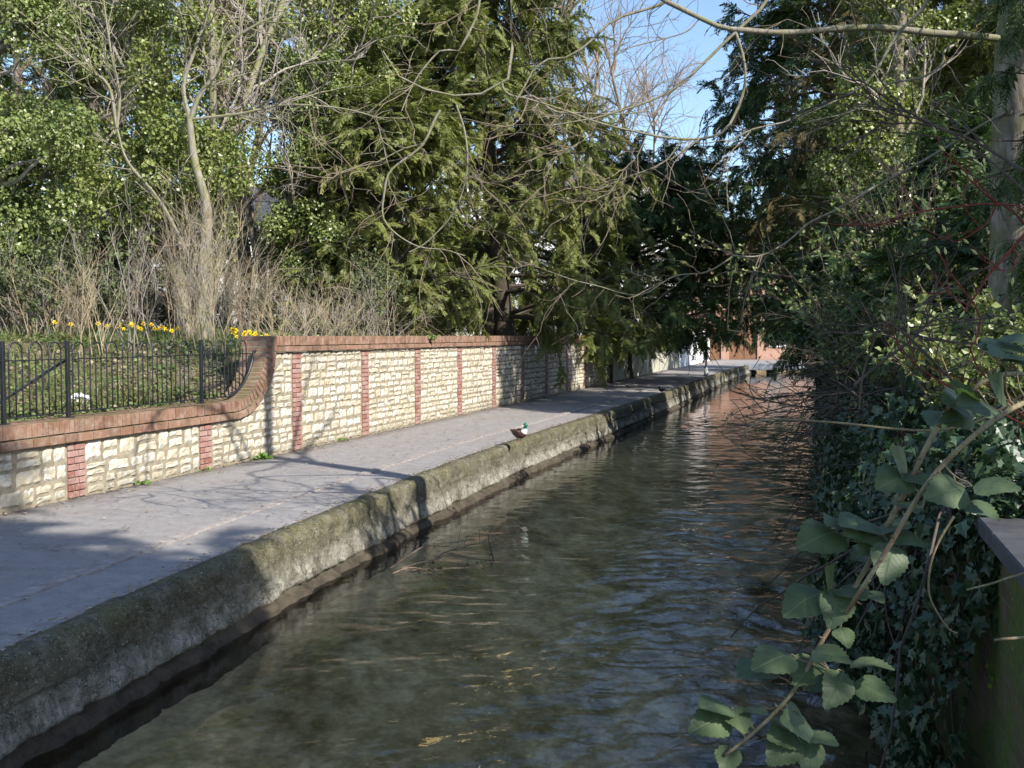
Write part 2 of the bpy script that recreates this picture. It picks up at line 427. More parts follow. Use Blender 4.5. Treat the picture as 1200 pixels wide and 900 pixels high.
def mat_stone():
    m, nt = newmat('limestone'); N = NT(nt); P = N.pos()
    rnd = N.n('ShaderNodeNewGeometry').outputs['Random Per Island']
    a = N.noise(9, 6, .75, P); b = N.noise(45, 4, .7, P)
    c = N.ramp(rnd, [(0, (.46, .42, .34)), (.35, (.57, .54, .46)), (.7, (.66, .645, .59)), (1, (.50, .48, .435))])
    c = N.mix(N.ramp(a, [(.36, .85), (.58, 0.)]), c, (.38, .30, .175))
    c = N.mix(N.ramp(b, [(.3, .55), (.5, 0.)]), c, (.22, .19, .14))
    big = N.noise(.9, 5, .7, P)
    c = N.mix(N.ramp(big, [(.56, 0.), (.74, .6)]), c, (.20, .18, .10))
    z = N.n('ShaderNodeSeparateXYZ'); N.l(P, z.inputs[0])
    c = N.mix(N.math('MULTIPLY', N.ramp(z.outputs[2], [(.0, .8), (.22, 0.)]), N.ramp(a, [(.3, .3), (.7, 1.)])), c, (.13, .12, .075))
    N.out(N.princ(c, .92, N.bump(N.math('ADD', a, N.math('MULTIPLY', b, .4)), .8, .02), .15)); return m
def mat_brick(name, cols, mossy=0.0, top=False):
    m, nt = newmat(name); N = NT(nt); P = N.pos()
    g = N.n('ShaderNodeNewGeometry'); rnd = g.outputs['Random Per Island']
    a = N.noise(10, 5, .7, P); b = N.noise(60, 4, .7, P)
    c = N.ramp(rnd, [(i / (len(cols) - 1), x) for i, x in enumerate(cols)])
    c = N.mix(N.ramp(b, [(.35, .5), (.55, 0.)]), c, (.14, .07, .05))
    c = N.mix(N.ramp(a, [(.45, 0.), (.7, .6)]), c, (.42, .33, .28))
    if mossy:
        s = N.n('ShaderNodeSeparateXYZ'); N.l(g.outputs['Normal'], s.inputs[0])
        up = N.ramp(s.outputs[2], [(.3, .25), (.8, 1.)])
        c = N.mix(N.math('MULTIPLY', N.math('MULTIPLY', up, N.ramp(N.noise(3, 5, .7, P), [(.35, 0.), (.6, 1.)])), mossy), c, (.10, .09, .03))
    N.out(N.princ(c, .9, N.bump(b, .6, .008), .2)); return m
M = {}
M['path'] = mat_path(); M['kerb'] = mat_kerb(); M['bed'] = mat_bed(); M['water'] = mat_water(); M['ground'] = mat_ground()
M['stone'] = mat_stone()
M['mortar'] = m_plain('mortar', (.26, .225, .165), .95, .3, 12, .1, .6)
M['coping_brick'] = mat_brick('coping_brick', [(.15, .08, .055), (.23, .12, .08), (.29, .165, .115), (.19, .11, .08)], .9)
M['pier_brick'] = mat_brick('pier_brick', [(.24, .095, .075), (.31, .15, .125), (.38, .24, .21), (.29, .17, .15)], .2)
M['iron'] = m_plain('black_iron', (.018, .019, .022), .4, .3, 20, .5, .1)
M['seam'] = m_plain('pale_concrete', (.29, .26, .245), .9, .3, 9, .2, .6)

# ------------------------------------------------------------------ ground, one sheet to the horizon
def build_ground():
    Y = np.concatenate([[-400, -150, -60, -30], np.arange(-20, 0, 2), np.arange(0, 66.01, .5), [66.3, 67, 69, 72, 76, 82, 90, 105, 130, 170, 240, 350, 600, 1200]])
    rows = []
    for y in Y:
        wx, kx, bx = WX(y), KX(y) - .24, BX(y) + .18
        yy = float(np.clip(y, -30, 120))
        if y < -30 or y > 120: wx, kx, bx = WX(yy), KX(yy) - .24, BX(yy) + .18
        L = [1200, 400, 150, 70, 40, 25, 18, 14, 11, 9, 7.5, 6.3, 5.3, 4.5, 3.7, 3, 2.3, 1.7, 1.1, .6, .2]
        fade = 1 - sstep(36, 42, y)
        pts = [(wx - l, left_z(wx - l, y) * fade - .02 * (1 - fade)) for l in L]
        rz = lambda x: right_z(x, y) * (1 - sstep(60, 66, y)) - .02
        river = -1.5 if y < 66.1 else -.03
        pts += [(wx - .19, -.04), (kx - .02, -.04), (kx, river), (bx, river), (bx + .02, rz(bx))]
        pts += [(bx + r, rz(bx + r)) for r in [.3, .7, 1.2, 1.8, 2.5, 3.3, 4.2, 5.2, 6.5, 8, 10, 14, 20, 30, 50, 100, 300, 1200]]
        rows.append([(x, y, z) for x, z in pts])
    A = np.array(rows); nz = noise(A * [1, 1, 0], .9) * .07 + noise(A * [1, 1, 0], .25) * .12
    m_ = (A[..., 2] > .3); A[..., 2] += nz * m_
    n, k = A.shape[:2]
    i = np.arange(n - 1)[:, None] * k; j = np.arange(k - 1)[None]
    F = np.stack([i + j, i + j + 1, i + k + j + 1, i + k + j], -1).reshape(-1, 4)
    mb = MB(); mb.add(A, F); structure(mb, 'ground', M['ground'], True)
build_ground()

def strip(xa, xb, z, Y, nx=2):
    A = np.array([[(xa(y) * (1 - t) + xb(y) * t, y, z(t) if callable(z) else z) for t in np.linspace(0, 1, nx)] for y in Y])
    n, k = A.shape[:2]; i = np.arange(n - 1)[:, None] * k; j = np.arange(k - 1)[None]
    return A, np.stack([i + j, i + j + 1, i + k + j + 1, i + k + j], -1).reshape(-1, 4)
Yp = np.concatenate([np.arange(-12, 2, .4), np.arange(2, 30, .12), np.arange(30, 62, .4), [62.0, 66.0]])
mb = MB(); A, F = strip(lambda y: WX(y) - .1, lambda y: KX(y) - .22, 0, Yp, 9)
A[..., 2] = -.006 + .012 * noise(A, .6) * .5; A[:, -1, 0] += .05 * noise(A[:, -1], 2.3) + .02 * noise(A[:, -1], 9); A[:, -1, 2] -= .014 ; mb.add(A, F)
A, F = strip(lambda y: WX(y) - .1, lambda y: 30.0, 0.0, np.array([66.0, 68, 72, 76.3]), 3); mb.add(A, F)
structure(mb, 'path', M['path'], True)
mb = MB(); rng = RS(3)
ys = np.arange(2.0, 34, .33)
for a, b in zip(ys[:-1], ys[1:]):
    if rng.rand() < .04: continue
    w = .055 + .02 * rng.rand(); o = .97 + .03 * rng.randn() * .4; g = .012
    q = [(KX(a) - o - w, a + g), (KX(a) - o + w, a + g), (KX(b) - o + w, b - g), (KX(b) - o - w, b - g)]
    mb.add([(x, y, .009 + .003 * rng.rand()) for x, y in q] + [(x, y, -.02) for x, y in q], [[0, 1, 2, 3], [0, 4, 5, 1], [2, 6, 7, 3], [1, 5, 6, 2], [3, 7, 4, 0]])
structure(mb, 'path_edging_strip', M['seam'])

# kerb: swept profile, roughened
def build_kerb():
    Y = np.concatenate([np.arange(-6, 2, .4), np.arange(2, 14, .035), np.arange(14, 30, .08), np.arange(30, 66.3, .25)])
    prof = np.array([(-.44, -.06), (-.415, -.025), (-.37, -.020), (-.31, -.014), (-.26, -.006), (-.21, -.004), (-.17, -.012), (-.14, -.028), (-.122, -.060), (-.114, -.10), (-.108, -.145),
                     (-.106, -.165), (-.104, -.18), (-.103, -.195), (-.102, -.21), (-.101, -.225), (-.098, -.24), (-.094, -.255), (-.09, -.27), (-.085, -.285), (-.08, -.30), (-.075, -.32), (-.068, -.35), (-.06, -.40), (-.05, -.45), (-.045, -.485), (-.075, -.505), (-.07, -.53),
                     (-.045, -.545), (-.02, -.57), (.0, -.62), (.03, -.75), (.05, -1.2)])
    prof[:, 0] += .05
    kx = KX(Y); tx = np.gradient(kx, Y); T = nrm(np.stack([tx, np.ones_like(tx), 0 * tx], 1)); Nn = np.stack([T[:, 1], -T[:, 0], 0 * tx], 1)
    base = np.stack([kx, Y, 0 * Y], 1)
    A = base[:, None] + Nn[:, None] * prof[None, :, 0:1] + np.array([0, 0, 1.]) * prof[None, :, 1:2]
    d = .020 * fbm(A, 1.1, 3) + .020 * fbm(A, 7, 3) + .016 * fbm(A, 22, 2) - .03 * np.maximum(0, noise(A, 3.1) - .45)
    w = sstep(-.30, -.16, prof[:, 0])[None]
    lobe = sstep(-.42, -.56, prof[:, 1])[None] * .055 * fbm(A * [1, 1, .6], 3.2, 3)
    off = (d * w * .8 + lobe)
    rng = RS(11); gy = []; y = 2.5
    while y < 60:
        gy.append(y); y += rng.uniform(1.0, 2.6) * (1 + y / 40)
    for g in gy:                                    # joints and cracks across the kerb
        gg = g + .05 * noise(np.stack([A[..., 2] * 6, A[..., 2] * 0 + g, A[..., 2] * 0], -1))
        off -= .055 * np.exp(-((A[..., 1] - gg) / .022) ** 2) * w
    zc = -.235 + .05 * noise(np.stack([Y * .5, Y * 0, Y * 0], 1)) + .012 * noise(np.stack([Y * 5, Y * 0, Y * 0], 1))   # the long crack
    amt = sstep(-.35, .1, noise(np.stack([Y * .35, Y * 0 + 4, Y * 0], 1)))
    off -= (.055 * amt)[:, None] * np.exp(-((prof[None, :, 1] - zc[:, None]) / .011) ** 2)
    zd = -.39 + .05 * noise(np.stack([Y * .7, Y * 0 + 9, Y * 0], 1)) + .015 * noise(np.stack([Y * 6, Y * 0, Y * 0], 1)); off -= (.03 * sstep(0, .3, noise(np.stack([Y * .5, Y * 0 + 14, Y * 0], 1))))[:, None] * np.exp(-((prof[None, :, 1] - zd[:, None]) / .025) ** 2)
    off -= .035 * sstep(.35, .6, noise(A * [1, 1, 1.5] + 40, 4.0)) * (prof[None, :, 1] < .0)
    A = A + Nn[:, None] * off[..., None]; A[..., 2] += (d * .35 * w) * (prof[None, :, 1] > -.3)
    n, k = A.shape[:2]; i = np.arange(n - 1)[:, None] * k; j = np.arange(k - 1)[None]
    F = np.stack([i + j, i + j + 1, i + k + j + 1, i + k + j], -1).reshape(-1, 4)
    mb = MB(); mb.add(A, F); structure(mb, 'kerb', M['kerb'], True)
build_kerb()
Yw = np.concatenate([np.arange(-10, 66, .5), [66.2]])
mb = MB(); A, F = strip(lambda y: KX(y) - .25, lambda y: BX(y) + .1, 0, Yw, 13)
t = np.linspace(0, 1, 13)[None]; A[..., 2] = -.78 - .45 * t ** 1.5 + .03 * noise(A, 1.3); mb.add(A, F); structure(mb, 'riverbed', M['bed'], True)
Yv = np.concatenate([np.arange(-10, 4, .25), np.arange(4, 16, .03), np.arange(16, 30, .06), np.arange(30, 66, .15), [66.2]])
mb = MB(); A, F = strip(lambda y: KX(y) - .3, lambda y: BX(y) + .15, WATER, Yv, 150)
uu = A[..., 0] - .3 * A[..., 1]; Q = A * [1, 1.2, 0]
Q = Q + .25 * np.stack([noise(Q, 1.1), noise(Q + 30, 1.1), 0 * uu], -1)
amp = .16 + .9 * sstep(-4.6, -.8, uu + 1.6 * noise(A * [1, .5, 0], .45))
hgt = .0130 * noise(Q, 3.6) + .0090 * noise(Q + 11, 7.0) + .0042 * noise(Q + 5, 14) + .010 * noise(Q + 3, 1.3)
A[..., 2] += hgt * amp; mb.add(A, F); structure(mb, 'water', M['water'], True)

# ------------------------------------------------------------------ stone wall with brick piers and coping
def ztop(s):
    s = np.asarray(s, float); R_ = 1.11
    arc = 1.73 - np.sqrt(np.maximum(R_ ** 2 - np.clip(s - 4.2, 0, R_) ** 2, 0))
    return np.where(s < 4.2, .62, np.where(s < 5.30, arc, 1.55))
S_END = 30.1
wall = root('stone_boundary_wall', wp(8), 'long cream rubble stone wall with red brick piers and brick coping, swept down to a low railed end', 'wall')
piers = [1.05 + 2.47 * k for k in range(-4, 12)]
def stone(mb, rng, s0, s1, z0, zl, zr, proud):
    nx, nz = 6, 5
    g = np.linspace(0, 1, nx)[:, None] + 0 * np.linspace(0, 1, nz)[None]; h = np.linspace(0, 1, nz)[None] + 0 * g
    s = s0 + (s1 - s0) * g; zt = zl + (zr - zl) * g; z = z0 + (zt - z0) * h
    e = np.minimum(np.minimum(g, 1 - g) * (s1 - s0), np.minimum(h, 1 - h) * (zt - z0))
    edge = (g == 0) | (g == 1) | (h == 0) | (h == 1)
    s = s + rng.randn(nx, nz) * .006 - 0 * g; z = z + rng.randn(nx, nz) * .005
    P0 = np.stack([s, z, np.full_like(s, rng.rand() * 50)], -1)
    u = proud * .5 + .010 * np.clip(e / .03, 0, 1) ** .5 + .008 * noise(P0, 11) + .005 * rng.randn(nx, nz)
    u = np.where(edge, -.014, u)
    P = W0 + s[..., None] * WD + u[..., None] * WN + z[..., None] * v3(0, 0, 1)
    i = np.arange(nx - 1)[:, None] * nz; j = np.arange(nz - 1)[None]
    mb.add(P.reshape(-1, 3), np.stack([i + j, i + nz + j, i + nz + j + 1, i + j + 1], -1).reshape(-1, 4))
def build_stones():
    rng = RS(21); mb = MB()
    edges = [-9.0] + [p for p in piers if p > -9] + [S_END]
    spans = []; a = -9.0
    for p in piers:
        if p - .145 > a: spans.append((a, p - .145)); 
        a = p + .145
    spans.append((a, S_END))
    for (a, b) in spans:
        if b <= a: continue
        low = b < 5.4
        z = .01; top = 1.56 if b > 5.3 else .63
        while z < top - .04:
            hgt = rng.uniform(.12, .25) if low else rng.uniform(.085, .19)
            if z + hgt > top - .05: hgt = top - z
            s = a + .005
            while s < b - .02:
                wdt = rng.uniform(.14, .48) if low else rng.uniform(.10, .40)
                if s + wdt > b - .09: wdt = b - s
                e = s + wdt - .008; zt = z + hgt - .008 + rng.randn() * .006
                zl = min(zt, float(ztop(s)) - .0); zr = min(zt, float(ztop(e)))
                if min(zl, zr) > z + .02:
                    if (hgt > .17 and rng.rand() < .3) or (hgt > .14 and rng.rand() < .15):
                        zm = z + hgt * rng.uniform(.4, .6)
                        stone(mb, rng, s, e, z, min(zl, zm - .005), min(zr, zm - .005), rng.uniform(0, .02))
                        if min(zl, zr) > zm + .03: stone(mb, rng, s, e, zm + .005, zl, zr, rng.uniform(0, .02))
                    else: stone(mb, rng, s, e, z + rng.uniform(-.004, .008), zl, zr, rng.uniform(0, .025))
                elif max(zl, zr) > z + .04 and zr > zl:
                    stone(mb, rng, s + .4 * (e - s), e, z, max(zl, z + .015), zr, rng.uniform(0, .02))
                s += wdt
            z += hgt
    part(mb, 'stonework', M['stone'], wall)
    # mortar core behind the stones
    mb = MB(); ss = np.concatenate([np.arange(-9, 4.2, .6), np.arange(4.2, 5.30, .08), [5.299], [5.3001], np.arange(5.6, S_END, .8), [S_END]])
    P = []
    for s in ss:
        zt = float(ztop(s)) + .02
        P += [wp(s, -.002, -.1), wp(s, -.002, zt), wp(s, -.35, zt), wp(s, -.35, -.1)]
    n = len(ss); i = np.arange(n - 1)[:, None] * 4; F = []
    for j in range(4): F.append(np.stack([i[:, 0] + j, i[:, 0] + 4 + j, i[:, 0] + 4 + (j + 1) % 4, i[:, 0] + (j + 1) % 4], 1))
    mb.add(P, np.concatenate(F)[:, ::-1]); mb.more([[0, 1, 2, 3], [4 * n - 1, 4 * n - 2, 4 * n - 3, 4 * n - 4]], 0)
    part(mb, 'mortar_core', M['mortar'], wall)
    for p in piers:
        mb = MB(); z = .01; r = 0
        AX = [WD, WN, v3(0, 0, 1)]
        while z < float(ztop(p)) - .03:
            ws = [(.17, .10), (.10, .17)][r % 2]
            s = p - .138
            for w_ in ws:
                hh = min(.065, float(min(ztop(s), ztop(s + w_))) - z - .004)
                if hh > .02: cbox(mb, wp(s + w_ / 2, -.03 + rng.uniform(-.003, .004), z + hh / 2), (w_ / 2 - .003, .05, hh / 2), .005, AX)
                s += w_ + .006
            z += .075; r += 1
        part(mb, 'brick_pier', M['pier_brick'], wall)
build_stones()
def cop_curve(off):
    """points (s,z) and tangents along the coping surface lowered by off"""
    R_ = .85 + off; pts = [(-9, .88 - off), (4.2, .88 - off)]
    arc = [(4.2 + R_ * math.sin(a), 1.73 - R_ * math.cos(a)) for a in np.linspace(0, PI / 2, 40)[1:]]
    pts += arc + [(4.2 + R_, 1.79)]
    p = np.array(pts); d = np.concatenate([[0], np.cumsum(np.linalg.norm(np.diff(p, axis=0), axis=1))])
    return p, d
def coping_bricks(mb, off, thick, pitch, u0, u1, rng, hi=False):
    if hi:
        p = np.array([(5.335 if off < .1 else 5.335, 1.79 - off), (S_END + .05, 1.79 - off)]); d = np.array([0, p[1, 0] - p[0, 0]])
    else: p, d = cop_curve(off)
    n = int(d[-1] / pitch); pitch_ = d[-1] / n
    for i in range(n):
        q = (i + .5) * pitch_
        c = np.array([np.interp(q, d, p[:, 0]), np.interp(q, d, p[:, 1])])
        q2 = min(q + .02, d[-1]); q1 = max(q - .02, 0)
        t = np.array([np.interp(q2, d, p[:, 0]) - np.interp(q1, d, p[:, 0]), np.interp(q2, d, p[:, 1]) - np.interp(q1, d, p[:, 1])]); t /= np.linalg.norm(t)
        dn = np.array([t[1], -t[0]])
        cc = c + dn * thick / 2
        T3 = WD * t[0] + v3(0, 0, 1) * t[1]; D3 = WD * dn[0] + v3(0, 0, 1) * dn[1]
        j = rng.uniform(-.005, .005)
        cbox(mb, W0 + WD * cc[0] + v3(0, 0, cc[1]) + WN * ((u0 + u1) / 2 + j), (pitch_ / 2 - .004, (u1 - u0) / 2, thick / 2 - .002 + rng.uniform(-.003, .002)), .006, [T3, WN, D3])
rng = RS(5)
mb = MB(); coping_bricks(mb, 0, .15, .079, -.39, .05, rng); coping_bricks(mb, .155, .10, .225, -.375, .07, rng)
coping_bricks(mb, 0, .15, .079, -.39, .05, rng, True); coping_bricks(mb, .155, .085, .225, -.375, .07, rng, True)
cop = part(mb, 'coping', M['coping_brick'], wall)
mb = MB()
for (off, th, u1) in ((.006, .14, .036), (.158, .09, .055)):
    for hi in (False, True):
        if hi: p = np.array([(5.34, 1.79 - off), (S_END + .04, 1.79 - off)])
        else: p, _ = cop_curve(off)
        for a, b in zip(p[:-1], p[1:]):
            t = (b - a) / np.linalg.norm(b - a); dn = np.array([t[1], -t[0]]); c = (a + b) / 2 + dn * th / 2
            box(mb, W0 + WD * c[0] + v3(0, 0, c[1]) + WN * ((u1 - .37) / 2), (np.linalg.norm(b - a) / 2 + .004, (u1 + .37) / 2, th / 2),
                [WD * t[0] + v3(0, 0, 1) * t[1], WN, WD * dn[0] + v3(0, 0, 1) * dn[1]])
jt = mb.build('coping_mortar', M['mortar']); jt.parent = cop; jt.location = tuple(-np.array(wall.location))

# ------------------------------------------------------------------ bow-topped railing on the low wall
rail = root('iron_railing', wp(1, -.17, .88), 'black iron bow topped railing with hoops on the low end of the stone wall', 'railing')
UR = -.17; I = M['iron']
def bz(s): return .93 if s < 4.2 else max(.93, 1.75 - math.sqrt(max(.83 ** 2 - (s - 4.2) ** 2, 0)) )
def bar(name, pts, r, sides=8, K=None):
    P = np.array([wp(s, UR, z) for s, z in pts]); mb = MB(); tubes(mb, P, np.full(len(P), r * 1.15), sides, cap=True, refv=WN); return part(mb, name, I, rail, True)
mb = MB(); AX = [WD, WN, v3(0, 0, 1)]
box(mb, wp(-1.9, UR, 1.535), (6.7, .012, .006), AX); box(mb, wp(4.87, UR, 1.535), (.07, .012, .006), AX); part(mb, 'top_rail', I, rail)
mb = MB(); box(mb, wp(-2.15, UR, .94), (6.45, .012, .007), AX); part(mb, 'bottom_rail', I, rail)
s = -8.5; k = 0
post_s = [-5.9, -3.05, .72 - .55, 3.27]
# posts at the places seen in the photograph
def s_at(px, zz):
    # wall-line parameter seen at column px
    a = (px - 600) / FPX; Y = (WX(0) + UR * 1.047) / (a - WS); return (Y - 10.3) / WD[1]
post_s = [s_at(-95, 0), s_at(0, 0) - .02, s_at(75, 0), s_at(233, 0)]
while s < 4.95:
    sc = s + .095
    near_post = [p for p in post_s if abs(p - sc) < .15]
    if near_post: s = near_post[0] + .08; continue
    if sc + .1 > 4.98: break
    zb = .93
    pts = [(s, bz(s))] + [(s, z) for z in (1.2, 1.62)] + [(sc - .095 * math.cos(a), 1.63 + .095 * math.sin(a)) for a in np.linspace(.15, PI - .15, 9)] + [(s + .19, z) for z in (1.62, 1.2)] + [(s + .19, bz(s + .19))]
    bar('hoop', pts, .0075, 7)
    bar('bar', [(sc, bz(sc)), (sc, 1.3), (sc, 1.60), (sc, 1.615)], .0075, 7)
    s += .285
for p in post_s:
    mb = MB(); cbox(mb, wp(p, UR, 1.30), (.021, .021, .44), .004, AX); box(mb, wp(p, UR, .878), (.045, .045, .008), AX); part(mb, 'post', I, rail)
    if p < 3:
        mb = MB(); tubes(mb, np.array([wp(p, UR - .03, 1.52), wp(p - .35, UR - .35, 1.2), wp(p - .72, UR - .68, .86)]), np.full(3, .018), 6, cap=True); part(mb, 'brace', I, rail)
arc = [(4.2 + .80 * math.sin(a), 1.74 - .80 * math.cos(a)) for a in np.linspace(.05, 1.35, 14)] + [(5.06, 1.57)]
mb = MB(); P = np.array([wp(a, UR + .03, b) for a, b in arc]); tubes(mb, P, np.full(len(P), .02), 6, cap=True); part(mb, 'end_bar', I, rail, True)

# ------------------------------------------------------------------ plank fence and white wall further along
M['fence'] = m_plain('weathered_boards', (.40, .39, .32), .9, .3, 5, .1, .5)
M['darkpost'] = m_plain('dark_timber', (.02, .018, .016), .8, .3, 5, .2, .4)
fence = root('plank_fence', wp(40), 'pale weathered vertical plank fence beyond the stone wall', 'fence')
rng = RS(8); mb = MB(); s = S_END + .35
while s < 48.5:
    h_ = 1.72 + rng.uniform(-.02, .02); box(mb, wp(s + .07, -.08 + rng.uniform(-.006, .006), h_ / 2 + .02), (.068, .011, h_ / 2), AX); s += .143
part(mb, 'boards', M['fence'], fence)
mb = MB()
for z in (.4, 1.4): box(mb, wp(39.5, -.13, z), (9.2, .03, .045), AX)
part(mb, 'rails', M['fence'], fence)
for s in np.arange(S_END + .2, 49, 3.0):
    mb = MB(); cbox(mb, wp(s, -.10, .92), (.06, .06, .92), .008, AX); part(mb, 'post', M['fence'] if s > S_END + 1 else M['darkpost'], fence)
gp = root('gate_post', wp(S_END - .55, .13), 'tall dark square post standing against the far end of the stone wall', 'post')
mb = MB(); cbox(mb, wp(S_END - .55, .14, 1.15), (.13, .05, 1.15), .01, AX); part(mb, 'shaft', M['darkpost'], gp)
mb = MB(); cbox(mb, wp(S_END - .55, .14, 2.32), (.16, .075, .025), .01, AX); part(mb, 'cap', M['darkpost'], gp)
M['white'] = m_plain('white_render', (.74, .73, .70), .85, .08, 2, .2, .2)
ww = root('white_garden_wall', wp(56), 'bright white rendered wall at the far end of the path', 'wall')
mb = MB(); cbox(mb, wp(56.5, -.15, 1.05), (7.6, .12, 1.05), .01, AX); part(mb, 'rendered_face', M['white'], ww)
mb = MB(); cbox(mb, wp(56.5, -.15, 2.13), (7.7, .17, .03), .01, AX); part(mb, 'coping', M['seam'], ww)

# ------------------------------------------------------------------ right bank wall (brick), built straight along its own axis
RD = nrm(v3(.3, 1, 0)); RN = nrm(v3(-1, .3, 0))          # along; face normal towards the water
def rp(Y, u=0, z=0): return v3(BX(Y), Y, z) + RN * u
def mat_wallbrick():
    m, nt = newmat('mossy_brick'); N = NT(nt); O = N.obj()
    sx = N.n('ShaderNodeSeparateXYZ'); N.l(O, sx.inputs[0]); cb = N.n('ShaderNodeCombineXYZ'); N.l(sx.outputs[1], cb.inputs[0]); N.l(sx.outputs[2], cb.inputs[1])
    b = N.n('ShaderNodeTexBrick'); N.l(cb.outputs[0], b.inputs['Vector']); b.inputs['Scale'].default_value = 1; b.inputs['Brick Width'].default_value = .225
    b.inputs['Row Height'].default_value = .075; b.inputs['Mortar Size'].default_value = .006; b.inputs['Mortar Smooth'].default_value = .3
    b.inputs['Color1'].default_value = (.09, .05, .035, 1); b.inputs['Color2'].default_value = (.15, .085, .06, 1); b.inputs['Mortar'].default_value = (.13, .12, .10, 1)
    a = N.noise(3, 6, .7, O); f = N.noise(30, 5, .75, O)
    c = N.mix(N.ramp(a, [(.40, 0.), (.55, .9)]), b.outputs['Color'], N.ramp(f, [(.3, (.03, .05, .01)), (.7, (.12, .16, .03))]))
    c = N.mix(N.ramp(N.noise(5, 5, .7, N.mapping(O, (1, 1, 2))), [(.62, 0.), (.72, .8)]), c, (.30, .29, .27))
    N.out(N.princ(c, .9, N.bump(N.math('ADD', N.math('MULTIPLY', b.outputs['Fac'], -.7), N.math('MULTIPLY', f, .5)), .8, .012), .2)); return m
M['wallbrick'] = mat_wallbrick()
M['slab'] = m_plain('dark_slab', (.06, .06, .063), .7, .35, 7, .3, .5)
rw = root('canal_wall', rp(3), 'mossy old brick wall rising from the water on the right bank', 'wall')
rz = -math.atan(.3)
L0, L1 = .6, 66.0
mb = MB(); cx = (L0 + L1) / 2 * 1.044
pieces = []
cbox(mb, (.17, 0, -.05), (.17, (L1 - L0) * 1.044 / 2, 1.03), .01)
o = mb.build('brickwork', M['wallbrick'], rw); o.rotation_euler = (0, 0, rz); o.location = tuple(rp((L0 + L1) / 2) - np.array(rw.location))
rng = RS(13); y = 1.0
mb = MB(); k = 0
while y < 12:
    ln = rng.uniform(.5, .75); AXR = [RN, RD, v3(0, 0, 1)]
    cbox(mb, rp(y + ln / 2, -.15, 1.02 + rng.uniform(-.006, .006)), (.24, ln * 1.044 / 2 - .006, .035), .008, AXR); y += ln
part(mb, 'coping_slabs', M['slab'], rw)
mb = MB()
for y in np.arange(13, 60, 4.5):
    cbox(mb, rp(y, .05, -.13), (.07, .22, .95), .01, AXR)
o = part(mb, 'buttresses', M['seam'], rw)

# ------------------------------------------------------------------ footbridge slab, buildings
fb = root('footbridge', (17.3, 64, -.4), 'low concrete slab footbridge crossing the stream at the far end', 'bridge')
a_ = RD
mb = MB(); cbox(mb, (17.2, 64.1, -.14), (3.6, 1.3, .15), .03); part(mb, 'deck', M['seam'], fb)
mb = MB(); cbox(mb, (17.2, 62.83, -.13), (3.6, .05, .20), .02); part(mb, 'edge_beam', m_plain('grey_beam', (.22, .24, .28), .8), fb)
for x in (16.4, 18.6):
    mb = MB(); cbox(mb, (x, 64.1, -.72), (.18, 1.2, .43), .02); part(mb, 'pier', M['seam'], fb)
M['rbrick'] = None
def mat_facade():
    m, nt = newmat('orange_brickwork'); N = NT(nt); O = N.obj()
    sx = N.n('ShaderNodeSeparateXYZ'); N.l(O, sx.inputs[0]); cb = N.n('ShaderNodeCombineXYZ'); N.l(N.math('ADD', sx.outputs[0], sx.outputs[1]), cb.inputs[0]); N.l(sx.outputs[2], cb.inputs[1])
    b = N.n('ShaderNodeTexBrick'); N.l(cb.outputs[0], b.inputs['Vector']); b.inputs['Scale'].default_value = 1; b.inputs['Brick Width'].default_value = .225
    b.inputs['Row Height'].default_value = .075; b.inputs['Mortar Size'].default_value = .006
    b.inputs['Color1'].default_value = (.36, .19, .13, 1); b.inputs['Color2'].default_value = (.43, .25, .18, 1); b.inputs['Mortar'].default_value = (.45, .38, .32, 1)
    N.out(N.princ(N.mix(.3, b.outputs['Color'], N.ramp(N.noise(1.5, 5, .6, O), [(.3, (.30, .16, .11)), (.7, (.48, .30, .22))])), .9, None, .1)); return m
M['facade'] = mat_facade()
M['glass'] = m_plain('window_glass', (.03, .04, .05), .08, .2, 1, .8, 0)
M['whitepaint'] = m_plain('white_paint', (.78, .78, .76), .5, .05, 5, .4, .05)
M['door'] = m_plain('dark_door', (.05, .05, .055), .4, .2, 3, .5, .1)
M['brown'] = m_plain('brown_timber', (.20, .10, .055), .6, .25, 4, .3, .2)
M['tile'] = m_plain('roof_tiles', (.16, .085, .06), .85, .35, 6, .2, .8)
